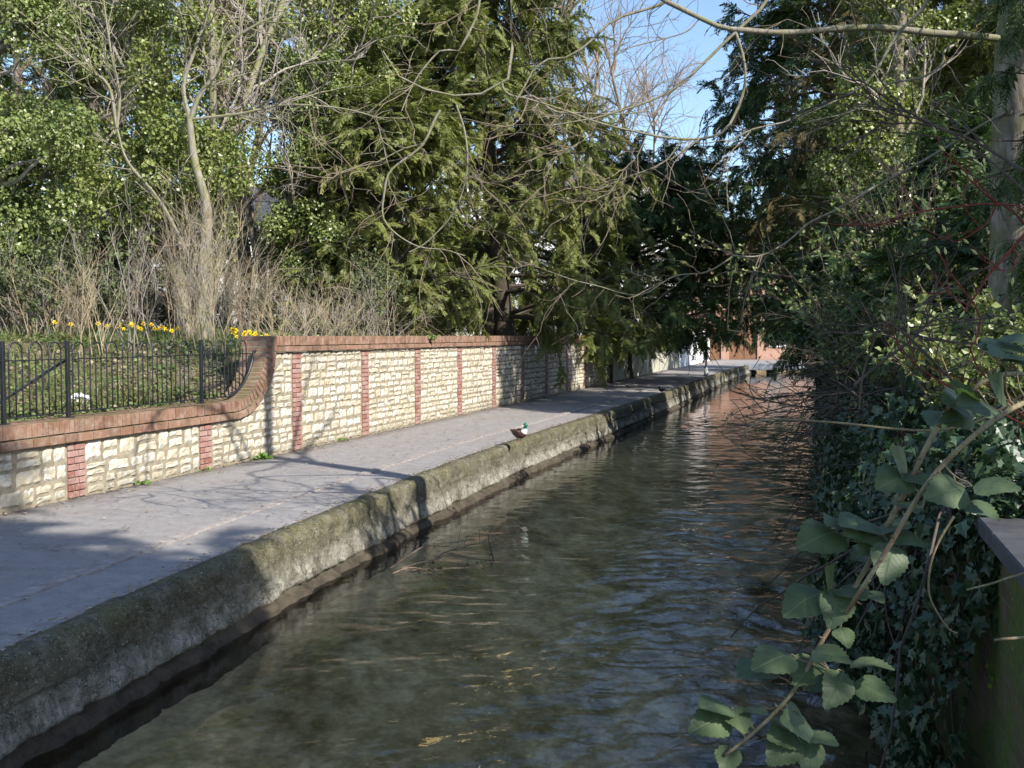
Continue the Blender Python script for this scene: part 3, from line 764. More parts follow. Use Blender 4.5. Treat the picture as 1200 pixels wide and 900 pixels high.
def facade(par, x0, x1, y, h, wallmat, wins, doors, depth=6, framemat=None, name='wall'):
    """walls with real openings: the front wall is pieced around the openings"""
    ops = sorted(wins + doors); mb = MB(); t = .15
    xs = sorted(set([x0, x1] + [o[0] for o in ops] + [o[1] for o in ops]))
    for a, b in zip(xs[:-1], xs[1:]):
        zc = 0.0
        for o_ in sorted([o for o in ops if o[0] <= a + 1e-6 and o[1] >= b - 1e-6], key=lambda o: o[2]):
            if o_[2] > zc: box(mb, ((a + b) / 2, y + t, (zc + o_[2]) / 2), ((b - a) / 2, t, (o_[2] - zc) / 2))
            zc = o_[3]
        if h > zc: box(mb, ((a + b) / 2, y + t, (zc + h) / 2), ((b - a) / 2, t, (h - zc) / 2))
    box(mb, (x0 + t, y + depth / 2 + t, h / 2), (t - .003, depth / 2 - .003, h / 2 - .002)); box(mb, (x1 - t, y + depth / 2 + t, h / 2), (t - .003, depth / 2 - .003, h / 2 - .002)); box(mb, ((x0 + x1) / 2, y + depth + t, h / 2), ((x1 - x0) / 2 - .31, t - .003, h / 2 - .002))
    part(mb, name, wallmat, par)
    for (a, b, c, d) in wins:
        mb = MB(); fw = .04
        for (p, q) in ((((a + b) / 2, d - fw), ((b - a) / 2, fw)), (((a + b) / 2, c + fw), ((b - a) / 2, fw)), (((a + b) / 2, (c + d) / 2), ((b - a) / 2 - .08, .02))):
            box(mb, (p[0], y + .12, p[1]), (q[0], .03, q[1]))
        for x in (a + fw, b - fw, (a + b) / 2): box(mb, (x, y + .122, (c + d) / 2), (fw * (.5 if abs(x - (a + b) / 2) < .01 else 1), .028, (d - c) / 2 - .002))
        w_ = part(mb, 'window', framemat or M['whitepaint'], par)
        mb = MB(); box(mb, ((a + b) / 2, y + .135, (c + d) / 2), ((b - a) / 2 - .01, .006, (d - c) / 2 - .01)); part(mb, 'pane', M['glass'], w_)
        mb = MB(); box(mb, ((a + b) / 2, y - .02, c - .04), ((b - a) / 2 + .06, .06, .038)); part(mb, 'sill', M['whitepaint'], w_)
    for (a, b, c, d) in doors:
        mb = MB(); box(mb, ((a + b) / 2, y + .13, d / 2), ((b - a) / 2 - .02, .03, d / 2 - .01)); dr = part(mb, 'door', M['brown'], par)
        mb = MB(); box(mb, (b - .15, y + .08, 1.0), (.02, .02, .06)); part(mb, 'handle', M['iron'], dr)
bb = root('brick_building', (17.5, 76.4, 0), 'orange brick building with brown doors facing down the stream', 'building')
facade(bb, 13.2, 27, 76.4, 7.6, M['facade'], [(19.2, 20.6, 1.0, 2.4), (22, 23.4, 1.0, 2.4)] + [(x, x + 1.2, 4.2, 5.6) for x in (14, 16.3, 18.8, 21.2, 23.6)], [(14.4, 15.6, 0, 2.6), (16.2, 18.3, 0, 2.5)])
mb = MB(); y0 = 76.1; P = [(12.9, y0, 7.6), (27.3, y0, 7.6), (27.3, 83.2, 7.6), (12.9, 83.2, 7.6), (12.9, 79.6, 10.6), (27.3, 79.6, 10.6)]
mb.add(P, [[0, 1, 5, 4], [2, 3, 4, 5], [3, 2, 1, 0]]); mb.more([[1, 2, 5], [3, 0, 4]], 0); part(mb, 'roof', M['tile'], bb)
wb = root('white_building', (10, 96, 0), 'tall white block with balcony bands glimpsed behind the yew trees', 'building')
wins = [(x, x + 1.8, z, z + 1.3) for z in (1, 4.0, 7.0, 10.0, 13.0) for x in (-2.5, .5, 3.5, 6.5, 9.5, 12.5, 15.5)]
facade(wb, -5, 19, 96, 16.2, M['white'], wins, [], 10)
for z in (3.3, 6.3, 9.3, 12.3):
    mb = MB(); cbox(mb, (7, 95.5, z), (12, .48, .12), .01); b_ = part(mb, 'balcony', M['whitepaint'], wb)
    mb = MB(); box(mb, (7, 95.06, z + .55), (12, .02, .40)); part(mb, 'parapet', M['white'], b_)
mb = MB(); P = [(-5.3, 95.4, 16.2), (19.3, 95.4, 16.2), (19.3, 106.8, 16.2), (-5.3, 106.8, 16.2), (0, 101, 18.6), (14, 101, 18.6)]
mb.add(P, [[0, 1, 5, 4], [2, 3, 4, 5], [3, 2, 1, 0]]); mb.more([[1, 2, 5], [3, 0, 4]], 0); part(mb, 'roof', M['slab'], wb)
wh = root('white_house', (-22, 62, 2), 'white rendered house behind the ivy trees on the left', 'house')
M['whl'] = M['white']
facade(wh, -27, -9, 62, 8.5, M['white'], [(x, x + 1.4, z, z + 1.4) for z in (3, 6) for x in (-25.5, -22, -19, -13, -10.8)], [], 8)
mb = MB(); P = [(-27.4, 61.6, 8.5), (-8.6, 61.6, 8.5), (-8.6, 70.8, 8.5), (-27.4, 70.8, 8.5), (-27.4, 66, 11.5), (-8.6, 66, 11.5)]
mb.add(P, [[0, 1, 5, 4], [2, 3, 4, 5], [3, 2, 1, 0]]); mb.more([[1, 2, 5], [3, 0, 4]], 0); part(mb, 'roof', M['slab'], wh)
pm = root('lamp_post', (9.6, 48.3, 0), 'slim pale grey metal post at the water edge under the yew branches', 'post')
pos_ = v3(float(KX(45.5)) - .35, 45.5, 0); pm.location = tuple(pos_)
mb = MB(); tubes(mb, np.array([pos_, pos_ + v3(0, 0, 1.2), pos_ + v3(0, 0, 4.2)]), np.array([.055, .045, .035]), 10, cap=True); part(mb, 'shaft', m_plain('galvanised', (.42, .45, .48), .5), pm, True)
mb = MB(); tubes(mb, np.array([pos_, pos_ + v3(0, 0, .05), pos_ + v3(0, 0, .35)]), np.array([.10, .10, .075]), 10, cap=True); part(mb, 'base', m_plain('galvanised_base', (.36, .38, .40), .5), pm, True)
# ------------------------------------------------------------------ vegetation materials
M['bark'] = m_bark('grey_bark', (.10, .085, .065), (.25, .21, .165), (.14, .15, .07), .6)
M['bark_pale'] = m_bark('pale_bark', (.12, .10, .08), (.40, .35, .29), (.13, .14, .06), .52, 4)
M['bark_dark'] = m_bark('dark_bark', (.035, .028, .022), (.10, .08, .06), (.06, .07, .03), .6)
M['bark_moss'] = m_bark('mossy_bark', (.15, .135, .105), (.33, .30, .24), (.19, .19, .085), .55, 5)
M['twig'] = m_bark('brown_twigs', (.14, .105, .075), (.30, .24, .18), None)
M['twig_grey'] = m_bark('grey_twigs', (.18, .155, .13), (.38, .34, .29), None)
M['twig_dark'] = m_bark('dark_twigs', (.045, .035, .03), (.12, .095, .075), None)
M['stalk'] = m_bark('straw_stalks', (.24, .19, .12), (.42, .35, .23), None)
M['red'] = m_bark('red_stems', (.10, .02, .018), (.19, .05, .035), None)
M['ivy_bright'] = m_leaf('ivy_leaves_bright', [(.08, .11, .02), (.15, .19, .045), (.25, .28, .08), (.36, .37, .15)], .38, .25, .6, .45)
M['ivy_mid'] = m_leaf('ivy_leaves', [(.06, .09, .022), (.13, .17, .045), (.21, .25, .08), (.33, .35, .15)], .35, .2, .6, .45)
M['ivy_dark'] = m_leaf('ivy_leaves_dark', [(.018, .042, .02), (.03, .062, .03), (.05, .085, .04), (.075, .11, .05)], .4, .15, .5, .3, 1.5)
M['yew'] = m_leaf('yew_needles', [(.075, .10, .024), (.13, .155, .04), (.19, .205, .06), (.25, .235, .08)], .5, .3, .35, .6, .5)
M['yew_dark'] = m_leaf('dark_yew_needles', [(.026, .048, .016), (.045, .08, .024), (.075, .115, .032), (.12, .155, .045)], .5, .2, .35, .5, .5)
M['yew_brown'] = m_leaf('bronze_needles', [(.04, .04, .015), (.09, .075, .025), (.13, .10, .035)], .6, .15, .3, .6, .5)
M['shrub_leaf'] = m_leaf('shrub_leaves', [(.06, .08, .03), (.10, .13, .05), (.16, .18, .08)], .5, .25, .4, .4)
M['litter'] = m_leaf('ground_leaves', [(.17, .12, .07), (.34, .27, .17), (.07, .11, .03), (.13, .18, .05), (.20, .24, .09)], .7, .1, .3, .55, 1.2)
M['grass'] = m_leaf('grass_blades', [(.05, .08, .02), (.12, .15, .04), (.26, .22, .10)], .6, .25, .3, .4)

def rand_unit(rng, n): return nrm(rng.randn(n, 3))
def shell(rng, C, Rr, n_each, flat=.85, thick=.35, rough=.35):
    """points on lumpy shells round clump centres"""
    C = np.asarray(C, float); n = len(C) * n_each; ci = np.repeat(np.arange(len(C)), n_each)
    d = rand_unit(rng, n); r = Rr[ci] * (1 - thick * rng.rand(n) ** 2) * (1 + rough * noise(d * 1.0 + C[ci] * 3, 2.2))
    P = C[ci] + d * r[:, None] * [1, 1, flat]
    return P, d
def leaf_cloud(mb, rng, C, Rr, n_each, size, TV=KITE_V, TF=KITE_F, up=.35, down_tip=.6, flat=.85, mi=0, thick=.35):
    P, d = shell(rng, C, Rr, n_each, flat, thick); n = len(P)
    Nn = d + np.array([0, 0, up]) + .55 * rng.randn(n, 3)
    X = rng.randn(n, 3) * .8 + d * .3 - np.array([0, 0, down_tip])
    inst(mb, TV, TF, P, X, Nn, size * rng.uniform(.6, 1.25, n), mi)
def spray_cloud(mb, rng, P, D, size, droop=.25, tpl=SPRAYS, mi=0):
    n = len(P); k = rng.randint(0, len(tpl), n)
    Nn = np.array([0, 0, 1.]) + .35 * rng.randn(n, 3)
    for i in range(len(tpl)):
        m = k == i
        if m.any():
            X = nrm(D[m] + .25 * rng.randn(m.sum(), 3)); X[:, 2] -= droop
            inst(mb, tpl[i][0], tpl[i][1], P[m], X, Nn[m], size * rng.uniform(.6, 1.3, m.sum()), mi)

def region(rng, px0, px1, y0, y1, Ya, Yb, n, ra, rb):
    C = np.array([at(rng.uniform(px0, px1), rng.uniform(y0, y1), rng.uniform(Ya, Yb)) for _ in range(n)])
    return C, rng.uniform(ra, rb, n)

def limb_to(rng, A, B, K=7, wob=.12):
    A = np.asarray(A, float); B = np.asarray(B, float); t = np.linspace(0, 1, K)[None, :, None]
    L = np.linalg.norm(B - A, axis=-1)[:, None, None]
    P = A[:, None] * (1 - t) + B[:, None] * t + rng.randn(len(A), K, 3) * wob * L * .25 * np.sin(t * PI)
    P[..., 2] -= .08 * L[..., 0] * np.sin(t[..., 0] * PI)
    return P

def ivy_tree(px, Y, height, r, label, regions, leaf=.085, n_each=680, mat='ivy_mid', seed=0, bare=10, stems=1, barkm='bark', group=None, name='ivy_clad_tree', lean=0):
    rng = RS(seed); x = at(px, 400, Y)[0]; bz = left_z(x, Y) if x < WX(Y) else right_z(x, Y)
    base = v3(x, Y, bz - .1); t = root(name, base, label, 'tree', group)
    mb = MB(); trunks = []
    for k in range(stems):
        b = base + v3(rng.randn() * .25, rng.randn() * .25, 0) * (k > 0)
        P = walk(rng, [b], [[lean + rng.randn() * .06, rng.randn() * .05, 1]], height * rng.uniform(.85, 1), 14, .05)
        Rr = taper(1, 14, r * (1 if k == 0 else .6), r * .25); Rr[0, 0] *= 1.4
        tubes(mb, P, Rr, 9); trunks.append(P[0])
    TP = np.concatenate(trunks)
    part(mb, 'trunk', M[barkm], t, True)
    C = []; Rc = []
    for rg in regions:
        c, q = region(rng, *rg); C.append(c); Rc.append(q)
    C = np.concatenate(C); Rc = np.concatenate(Rc)
    # join every clump to the trunk
    j = [np.argmin(np.linalg.norm(TP - (c - [0, 0, .6]), axis=1)) for c in C]
    A = TP[j]; P = limb_to(rng, A, C); mb = MB(); tubes(mb, P, taper(len(P), 7, r * .28, .012), 5)
    # bare branches standing out of the ivy
    if bare:
        S, D, _, _ = kids(rng, np.stack([p for p in trunks]), bare, .3, .98, .75, .2, .35)
        P1 = walk(rng, S, D, rng.uniform(.18, .34, len(S)) * height, 9, .14, .02); tubes(mb, P1, taper(len(P1), 9, .045, .012), 5)
        S, D, _, _ = kids(rng, P1, 6, .2, 1, .7, .25, .1); P2 = walk(rng, S, D, rng.uniform(.6, 1.7, len(S)), 7, .18, .0); tubes(mb, P2, taper(len(P2), 7, .016, .006), 4)
        S, D, _, _ = kids(rng, P2, 5, .15, 1, .7, .25, .1); P3 = walk(rng, S, D, rng.uniform(.25, .8, len(S)), 5, .2, .0); tubes(mb, P3, taper(len(P3), 5, .008, .004), 3)
    part(mb, 'branches', M['twig_grey'], t)
    Rc = Rc * .88; leaf = min(leaf, .10); mb = MB(); leaf_cloud(mb, rng, C, Rc, n_each, leaf); 
    # ivy hugging the trunk between clumps
    for P in trunks:
        q = P[2:]; leaf_cloud(mb, rng, q, np.full(len(q), r + .3), n_each // 3, leaf)
    part(mb, 'ivy_leaves', M[mat], t); return t

def bare_tree(px, Y, height, r, label, seed, n1=12, n2=9, n3=7, mat='twig', lean=(0, 0), lvl=.3, group='bare trees in the wood on the left', low=.25, ground=None, name='bare_tree', x=None):
    rng = RS(seed); x = at(px, 400, Y)[0] if x is None else x
    bz = ground if ground is not None else (left_z(x, Y) if x < WX(Y) else right_z(x, Y)); base = v3(x, Y, bz - .1)
    t = root(name, base, label, 'tree', group)
    P0 = walk(rng, [base], [[lean[0], lean[1], 1]], height, 16, .05, .02); mb = MB(); R0 = taper(1, 16, r, r * .15); R0[0, 0] *= 1.3; tubes(mb, P0, R0, 9); part(mb, 'trunk', M['bark'], t, True)
    mb = MB()
    S, D, _, q = kids(rng, P0, n1, low, .97, .8, .2, .3); P1 = walk(rng, S, D, height * lvl * (1.2 - .7 * q) * rng.uniform(.8, 1.2, len(S)), 10, .13, .02); tubes(mb, P1, taper(len(P1), 10, r * .32, .01), 6)
    S, D, _, _ = kids(rng, P1, n2, .15, 1, .7, .25, .05); P2 = walk(rng, S, D, height * .13 * rng.uniform(.5, 1.3, len(S)), 8, .16, .0); tubes(mb, P2, taper(len(P2), 8, .018, .007), 4)
    S, D, _, _ = kids(rng, P2, n3, .1, 1, .65, .25, 0); P3 = walk(rng, S, D, height * .055 * rng.uniform(.4, 1.4, len(S)), 5, .18, -.01); tubes(mb, P3, taper(len(P3), 5, .009, .004), 3)
    part(mb, 'branches', M[mat], t); return t

def yew_tree(base, height, rad, label, seed, nl=46, n2=6, n3=5, mat='yew', size=.5, z0=.08, shape=None, droop=.25, trunk_r=.3, name='yew_tree', barkm='bark_dark', group=None, bias=(0, 0), up=.15, zmin=-9):
    rng = RS(seed); base = np.array(base, float); t = root(name, base, label, 'tree', group)
    P0 = walk(rng, [base], [[bias[0] * .05, bias[1] * .05, 1]], height, 16, .03, .02); R0 = taper(1, 16, trunk_r, .03); R0[0, 0] *= 1.3
    mb = MB(); tubes(mb, P0, R0, 10); part(mb, 'trunk', M[barkm], t, True)
    tt = np.sort(rng.uniform(z0, .98, nl)); k = tt * 15; i = np.minimum(k.astype(int), 14); f = (k - i)[:, None]
    S = P0[0][i] * (1 - f) + P0[0][i + 1] * f; az = rng.uniform(0, 2 * PI, nl)
    sh = (shape or (lambda q: np.sin(np.clip(.22 + .78 * (1 - q), 0, 1) * PI / 2) ** 1.1 * np.minimum(1, .75 + q * 2)))(tt)
    D = np.stack([np.cos(az) + bias[0], np.sin(az) + bias[1], np.full(nl, up) + .5 * tt], 1)
    L = rad * sh * rng.uniform(.75, 1.15, nl) * (1 + .5 * (nrm(D[:, :2]) @ np.array(bias, float)))
    P1 = walk(rng, S, D, L, 9, .09, -.03); mb = MB(); tubes(mb, P1, taper(nl, 9, trunk_r * .25, .012), 5)
    S, D, _, q = kids(rng, P1, n2, .25, 1, .8, .25, -.05); P2 = walk(rng, S, D, rad * .42 * (1.25 - .6 * q) * rng.uniform(.5, 1.2, len(S)), 6, .13, -.05); tubes(mb, P2, taper(len(P2), 6, .018, .007), 4)
    part(mb, 'branches', M[barkm], t)
    S1, D1, _, _ = kids(rng, P2, n3, .2, 1, .6, .3, -.1); S2, D2, _, _ = kids(rng, P1, 5, .45, 1, .6, .3, 0)
    SS = np.concatenate([S1, S2]); DD = np.concatenate([D1, D2]); kp = SS[:, 2] > zmin + .5 * size + .4 * rng.rand(len(SS)) ** 2; mb = MB(); spray_cloud(mb, rng, SS[kp], DD[kp], size, droop)
    part(mb, 'crown', M[mat], t); return t

# ------------------------------------------------------------------ trees on the left bank
ivy_tree(12, 20, 11, .28, 'dark green ivy clad tree at the far left edge of the picture',
         [(-50, 85, -60, 300, 19.0, 20.8, 42, .5, .8), (-30, 60, 200, 330, 19.2, 20.8, 8, .5, .8)], seed=1, bare=6)
ivy_tree(222, 20.5, 12, .17, 'tree with a low broad mound of ivy and pale bare lower trunks',
         [(105, 280, 140, 225, 19.3, 21.5, 32, .40, .65), (110, 265, 210, 285, 19.6, 21.3, 20, .3, .5), (150, 250, -40, 140, 20, 21.5, 24, .32, .55)], seed=2, bare=14, stems=3, barkm='bark_moss', n_each=330, mat='ivy_bright')
ivy_tree(405, 27, 15, .26, 'tall tree wrapped in pale yellow green ivy beside the big yew',
         [(360, 460, -90, 170, 26, 28, 42, .6, .95), (385, 445, 150, 225, 26.3, 27.7, 9, .5, .8)], leaf=.13, seed=3, bare=10, mat='ivy_bright')
ivy_tree(345, 24.5, 7, .2, 'shorter ivy covered stump tree right of the narrow sky gap',
         [(318, 395, 195, 330, 23.8, 25.2, 24, .42, .7), (330, 400, 60, 200, 24, 25.2, 14, .3, .55)], seed=4, bare=8)
ivy_tree(575, 33, 16, .26, 'ivy topped tree rising behind the big yew',
         [(510, 640, -60, 75, 32, 34, 26, .6, 1.0)], leaf=.13, seed=5, bare=8, mat='ivy_bright')
ivy_tree(95, 26, 13, .22, 'ivy clad tree set back behind the two nearest ivy trees',
         [(60, 200, -80, 80, 25, 27, 30, .5, .8), (55, 115, 60, 330, 25.2, 26.8, 16, .4, .7)], leaf=.13, seed=6, bare=14)
ivy_tree(288, 31, 15, .22, 'ivy topped tree above the narrow sky gap', [(235, 340, -70, 130, 30, 32, 34, .5, .85)], leaf=.13, seed=8, bare=10, mat='ivy_bright')
ivy_tree(-60, 24, 12, .25, 'ivy clad tree just beyond the left edge', [(-130, 0, -60, 330, 23, 25, 24, .6, 1.0)], leaf=.13, seed=7, bare=4, n_each=300)
for i, (px, Y, h, r, lean, lab) in enumerate([
        (160, 30, 14, .16, (.05, 0), 'slender bare tree left of the pale trunks'), (318, 28, 13, .17, (-.08, 0), 'bare tree with tangled twigs above the narrow sky gap'),
        (262, 33, 15, .18, (.1, 0), 'bare tree behind the mound of ivy'), (480, 36, 16, .2, (-.12, 0), 'bare tree between the pale ivy tree and the big yew'),
        (350, 38, 16, .22, (.05, 0), 'bare tree deep behind the pale ivy tree'), (40, 32, 14, .18, (.05, 0), 'bare tree behind the dark ivy tree at the left edge'),
        (722, 48, 16, .2, (.05, 0), 'bare tree with fine twigs filling the open sky left of the tall evergreen'), (700, 57, 19, .22, (.12, 0), 'tall bare tree behind the fence under the open sky'), (655, 50, 17, .22, (.06, 0), 'bare tree whose fine top shows against the sky right of the big yew'), (760, 66, 17, .2, (0, 0), 'far bare tree in the patch of open sky')]):
    bare_tree(px, Y, h, r, lab, 30 + i, n1=16, n2=10, n3=6, lean=lean, low=.18, lvl=.34, group=None, ground=1.6 if Y < 40 else 0)

D_B = at(592, 400, 29.5)
yew_tree(v3(D_B[0], 29.5, 1.4), 12.5, 3.9, 'big olive green yew leaning over the stone wall', 50, nl=72, n2=9, n3=11, mat='yew', size=.44, trunk_r=.3, bias=(.10, -.22), z0=.06)
yew_tree(v3(at(660, 400, 37)[0], 37, .9), 7.4, 3.6, 'smaller yew with low bushy boughs behind the end of the stone wall', 51, nl=50, n2=7, n3=6, mat='yew', size=.5, trunk_r=.25, bias=(.1, -.2), z0=.04)
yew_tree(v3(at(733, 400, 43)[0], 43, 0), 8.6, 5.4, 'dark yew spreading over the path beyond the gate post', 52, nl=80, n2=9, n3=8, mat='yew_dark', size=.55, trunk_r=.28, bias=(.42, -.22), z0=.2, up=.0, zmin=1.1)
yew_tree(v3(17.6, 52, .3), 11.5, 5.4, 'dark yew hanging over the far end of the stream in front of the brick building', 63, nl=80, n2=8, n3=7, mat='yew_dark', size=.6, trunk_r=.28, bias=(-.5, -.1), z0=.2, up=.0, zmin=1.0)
yew_tree(v3(at(500, 400, 34)[0], 34, 1.8), 11, 3.4, 'low green yew bush left of the big yew', 53, nl=46, n2=7, n3=6, mat='yew', size=.5, trunk_r=.2, bias=(0, -.2), z0=.04)

yew_tree(v3(at(462, 400, 25.5)[0], 25.5, 1.5), 5.6, 2.7, 'rounded green yew bush above the high stone wall, left of the big yew', 62, nl=60, n2=8, n3=7, mat='yew', size=.42, trunk_r=.14, bias=(0, -.15), z0=.04, up=.3)
# ------------------------------------------------------------------ trees on the right bank
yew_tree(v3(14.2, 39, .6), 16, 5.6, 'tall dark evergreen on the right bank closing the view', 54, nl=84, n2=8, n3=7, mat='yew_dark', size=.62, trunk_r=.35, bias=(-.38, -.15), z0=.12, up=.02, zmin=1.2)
yew_tree(v3(12.6, 31, 1.2), 14, 4.2, 'bronze tinged conifer behind the mossy limb', 55, nl=60, n2=8, n3=6, mat='yew_brown', size=.5, trunk_r=.3, bias=(-.35, -.2), z0=.25)
yew_tree(v3(11.3, 23.5, 1.4), 9.0, 3.9, 'green yew with drooping sprays over the stream on the right bank', 56, nl=66, n2=8, n3=7, mat='yew', size=.42, trunk_r=.22, bias=(-.42, -.25), z0=.10, zmin=.6)
ivy_tree(1040, 20, 9.5, .2, 'ivy headed tree standing over the right bank',
         [(945, 1075, 85, 215, 19.3, 20.8, 30, .35, .6), (1010, 1110, -60, 90, 19.5, 21, 14, .4, .7)], seed=57, bare=12, n_each=520, leaf=.08, mat='ivy_bright')
yew_tree(v3(10.6, 21.5, 1.4), 9.5, 3.0, 'dense dark yew behind the pale trunk on the right', 58, nl=70, n2=8, n3=9, mat='yew', size=.36, trunk_r=.25, bias=(-.1, -.2), z0=.05)
yew_tree(v3(6.3, 12.5, 1.3), 2.7, 1.9, 'low dark yew bush rising above the right bank beside the pale trunk', 59, nl=70, n2=8, n3=10, mat='yew_dark', size=.28, trunk_r=.2, bias=(-.15, 0), z0=.06)
# near evergreen: its sprays hang into the top right corner
FINE = [spray_template(20 + i, 9, .5, .035) for i in range(4)]
yew_tree(v3(2.55, .05, 1.05), 2.5, .95, 'added low evergreen bush outside the view, shading the bramble', 65, nl=40, n2=6, n3=8, mat='yew_dark', size=.2, trunk_r=.05, z0=.05, name='evergreen_bush', up=.4)  # bush added out of view to keep sun off the bramble
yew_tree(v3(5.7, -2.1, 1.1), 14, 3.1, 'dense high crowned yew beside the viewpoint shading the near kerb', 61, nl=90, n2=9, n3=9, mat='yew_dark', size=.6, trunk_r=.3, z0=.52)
def corner_sprays():
    rng = RS(64); t = root('cypress_tree', v3(4.15, 6.9, 1.1), 'slim dark cypress with drooping sprays crossing the pale trunk', 'tree')
    P0 = resample([v3(4.15, 6.9, 1.0), v3(4.12, 6.9, 2.6), v3(4.1, 6.85, 4.0), v3(4.1, 6.8, 5.6)], 14); mb = MB(); tubes(mb, P0, np.linspace(.09, .03, 14), 8); part(mb, 'trunk', M['bark_dark'], t, True)
    S, D, _, _ = kids(rng, P0[None, 4:], 60, .0, 1, 1.2, .25, 0); D = D + v3(-.35, -.1, 0); P1 = walk(rng, S, D, rng.uniform(.5, 1.0, len(S)), 8, .1, -.05); mb = MB(); tubes(mb, P1, taper(len(P1), 8, .012, .004), 5)
    S, D, _, _ = kids(rng, P1, 6, .2, 1, .8, .2, -.3); P2 = walk(rng, S, D, rng.uniform(.15, .4, len(S)), 5, .12, -.12); tubes(mb, P2, taper(len(P2), 5, .004, .002), 3); part(mb, 'branches', M['bark_dark'], t)
    S, D, _, _ = kids(rng, P2, 7, .1, 1, .5, .3, -.5); mb = MB(); spray_cloud(mb, rng, S, D, .19, .6, FINE); part(mb, 'crown', M['yew_dark'], t)
corner_sprays()

# ------------------------------------------------------------------ the tree whose limbs hang over the stream
def px_line(pts, Yd, K=None, jit=0):
    P = np.array([at(p[0], p[1], p[2] if len(p) > 2 else Yd) for p in pts]); n = K or max(8, int(len(pts) * 4)); return resample(P, n)
def overhang():
    rng = RS(70); base = v3(4.05, 8.2, 1.1)
    t = root('overhanging_tree', base, 'pale trunked tree at the right edge with bare mossy limbs reaching over the stream', 'tree')
    T0 = resample([base - v3(0, 0, .2), v3(4.02, 8.15, 2.6), v3(3.98, 8.1, 4.2), v3(4.15, 8.1, 6.2), v3(4.0, 8.3, 8.6), v3(3.7, 8.6, 11)], 26)
    mb = MB(); R0 = np.interp(np.linspace(0, 1, 26), [0, .08, 1], [.33, .235, .06]); tubes(mb, T0, R0, 14); part(mb, 'trunk', M['bark_pale'], t, True)
    top = T0[16]; hi = T0[20]
    lines = [
        ([tuple([1200, 48, 8.1]), (1125, 40), (1085, 38), (1030, 33), (985, 34), (940, 38), (890, 36), (850, 33), (820, 22), (795, 10), (775, 0), (740, -30)], 8, .040, .022),
        ([(1180, -420, 8.2), (1080, -330), (960, -230), (940, -80), (900, 0), (863, 37), (843, 57), (800, 97), (763, 117), (700, 137), (640, 150)], 8, .035, .007),
        ([(863, 38), (872, 70), (873, 100), (863, 130), (843, 158), (800, 163), (740, 152), (667, 132), (613, 113)], 8, .016, .008),
        ([(1180, -420, 8.2), (1000, -400), (800, -300), (640, -160), (602, -40), (600, 0), (600, 40), (599, 83), (587, 97), (543, 117), (527, 108), (480, 100), (460, 80), (448, 60)], 8.4, .045, .008),
        ([(588, 97), (592, 107), (607, 114), (625, 113), (647, 130), (672, 133), (720, 134), (760, 130)], 8.4, .014, .005),
        ([(1120, -180, 8.2), (900, -120), (820, -30), (780, 3), (733, 18), (713, 27), (693, 47), (667, 67), (633, 73), (617, 97), (605, 117)], 8.3, .030, .008),
        ([(535, 122), (543, 150), (547, 187), (543, 217), (530, 253), (503, 283), (480, 296)], 8.4, .012, .006),
        ([(640, -160), (575, -60), (562, 0), (557, 20), (543, 50), (537, 60), (517, 58), (497, 77), (483, 100), (470, 130)], 8.4, .024, .006),
        ([(517, 128), (510, 140), (497, 167), (483, 180), (457, 200), (450, 227), (450, 257), (467, 277), (493, 290), (523, 293), (545, 300)], 8.4, .016, .006),
        ([(497, 167), (470, 175), (440, 190), (405, 200), (380, 215)], 8.5, .009, .004),
        ([(1140, -150, 8.1), (1110, -60), (1083, 7), (1053, 37), (1040, 57), (1022, 93), (985, 115), (930, 140), (880, 152), (850, 170)], 7.6, .024, .006),
        ([(1120, 50, 7.8), (1106, 60), (1104, 75), (1080, 90), (1040, 100), (1000, 130), (940, 145)], 7.6, .013, .005),
        ([(860, 300), (830, 318), (790, 325), (750, 346), (700, 335), (660, 325), (610, 306)], 8.8, .009, .003),
        ([(950, 260), (920, 285), (890, 300), (860, 300)], 8.8, .012, .009),
        ([(1180, 130, 8), (1060, 200), (1000, 235), (950, 260)], 8.6, .018, .012),
        ([(800, 165), (780, 190), (740, 205), (700, 222), (680, 240), (660, 258)], 8.6, .008, .004),
        ([(700, 137), (690, 160), (665, 175), (640, 195), (640, 230)], 8.4, .007, .004),
        ([(770, 132), (760, 150), (755, 165), (745, 185), (730, 200), (700, 250)], 8.4, .007, .004),
        ([(820, 22), (800, 40), (750, 52), (715, 65), (700, 85), (668, 105)], 8, .008, .004),
    ]
    mb = MB(); segs = []
    for pts, Yd, r0, r1 in lines:
        P = px_line(pts, Yd, 30); P = P + .012 * np.stack([noise(P + k * 9, 3.0) for k in range(3)], -1)
        Rr = np.linspace(r0, r1, 30) * .78 * (1 + .12 * noise(P, 9)); tubes(mb, P, Rr, 8); segs.append(P)
    # join limbs that start above the picture to the trunk
    for P, r_ in ((segs[1], .05), (segs[3], .055), (segs[5], .04), (segs[10], .035), (segs[0], .05), (segs[14], .045)):
        j = T0[np.argmin(np.linalg.norm(T0 - P[0] + [0, 0, .25], axis=1))]; q = resample([j, (j + P[0]) / 2 + [0, 0, .05], P[0]], 6); tubes(mb, q, np.linspace(r_ * 1.15, r_ * .8, 6), 8)
    part(mb, 'limbs', M['bark_moss'], t, True)
    mb = MB(); A = np.stack([resample(P, 14) for P in segs])
    S, D, _, _ = kids(rng, A, 8, .15, 1, .9, .3, -.05); P1 = walk(rng, S, D, rng.uniform(.25, 1.0, len(S)), 9, .22, -.01); tubes(mb, P1, taper(len(P1), 9, .0042, .002), 4)
    S, D, _, _ = kids(rng, P1, 4, .1, 1, .8, .3, 0); P2 = walk(rng, S, D, rng.uniform(.1, .45, len(S)), 6, .22, 0); tubes(mb, P2, taper(len(P2), 6, .0024, .0013), 3)
    part(mb, 'twigs', M['twig'], t)
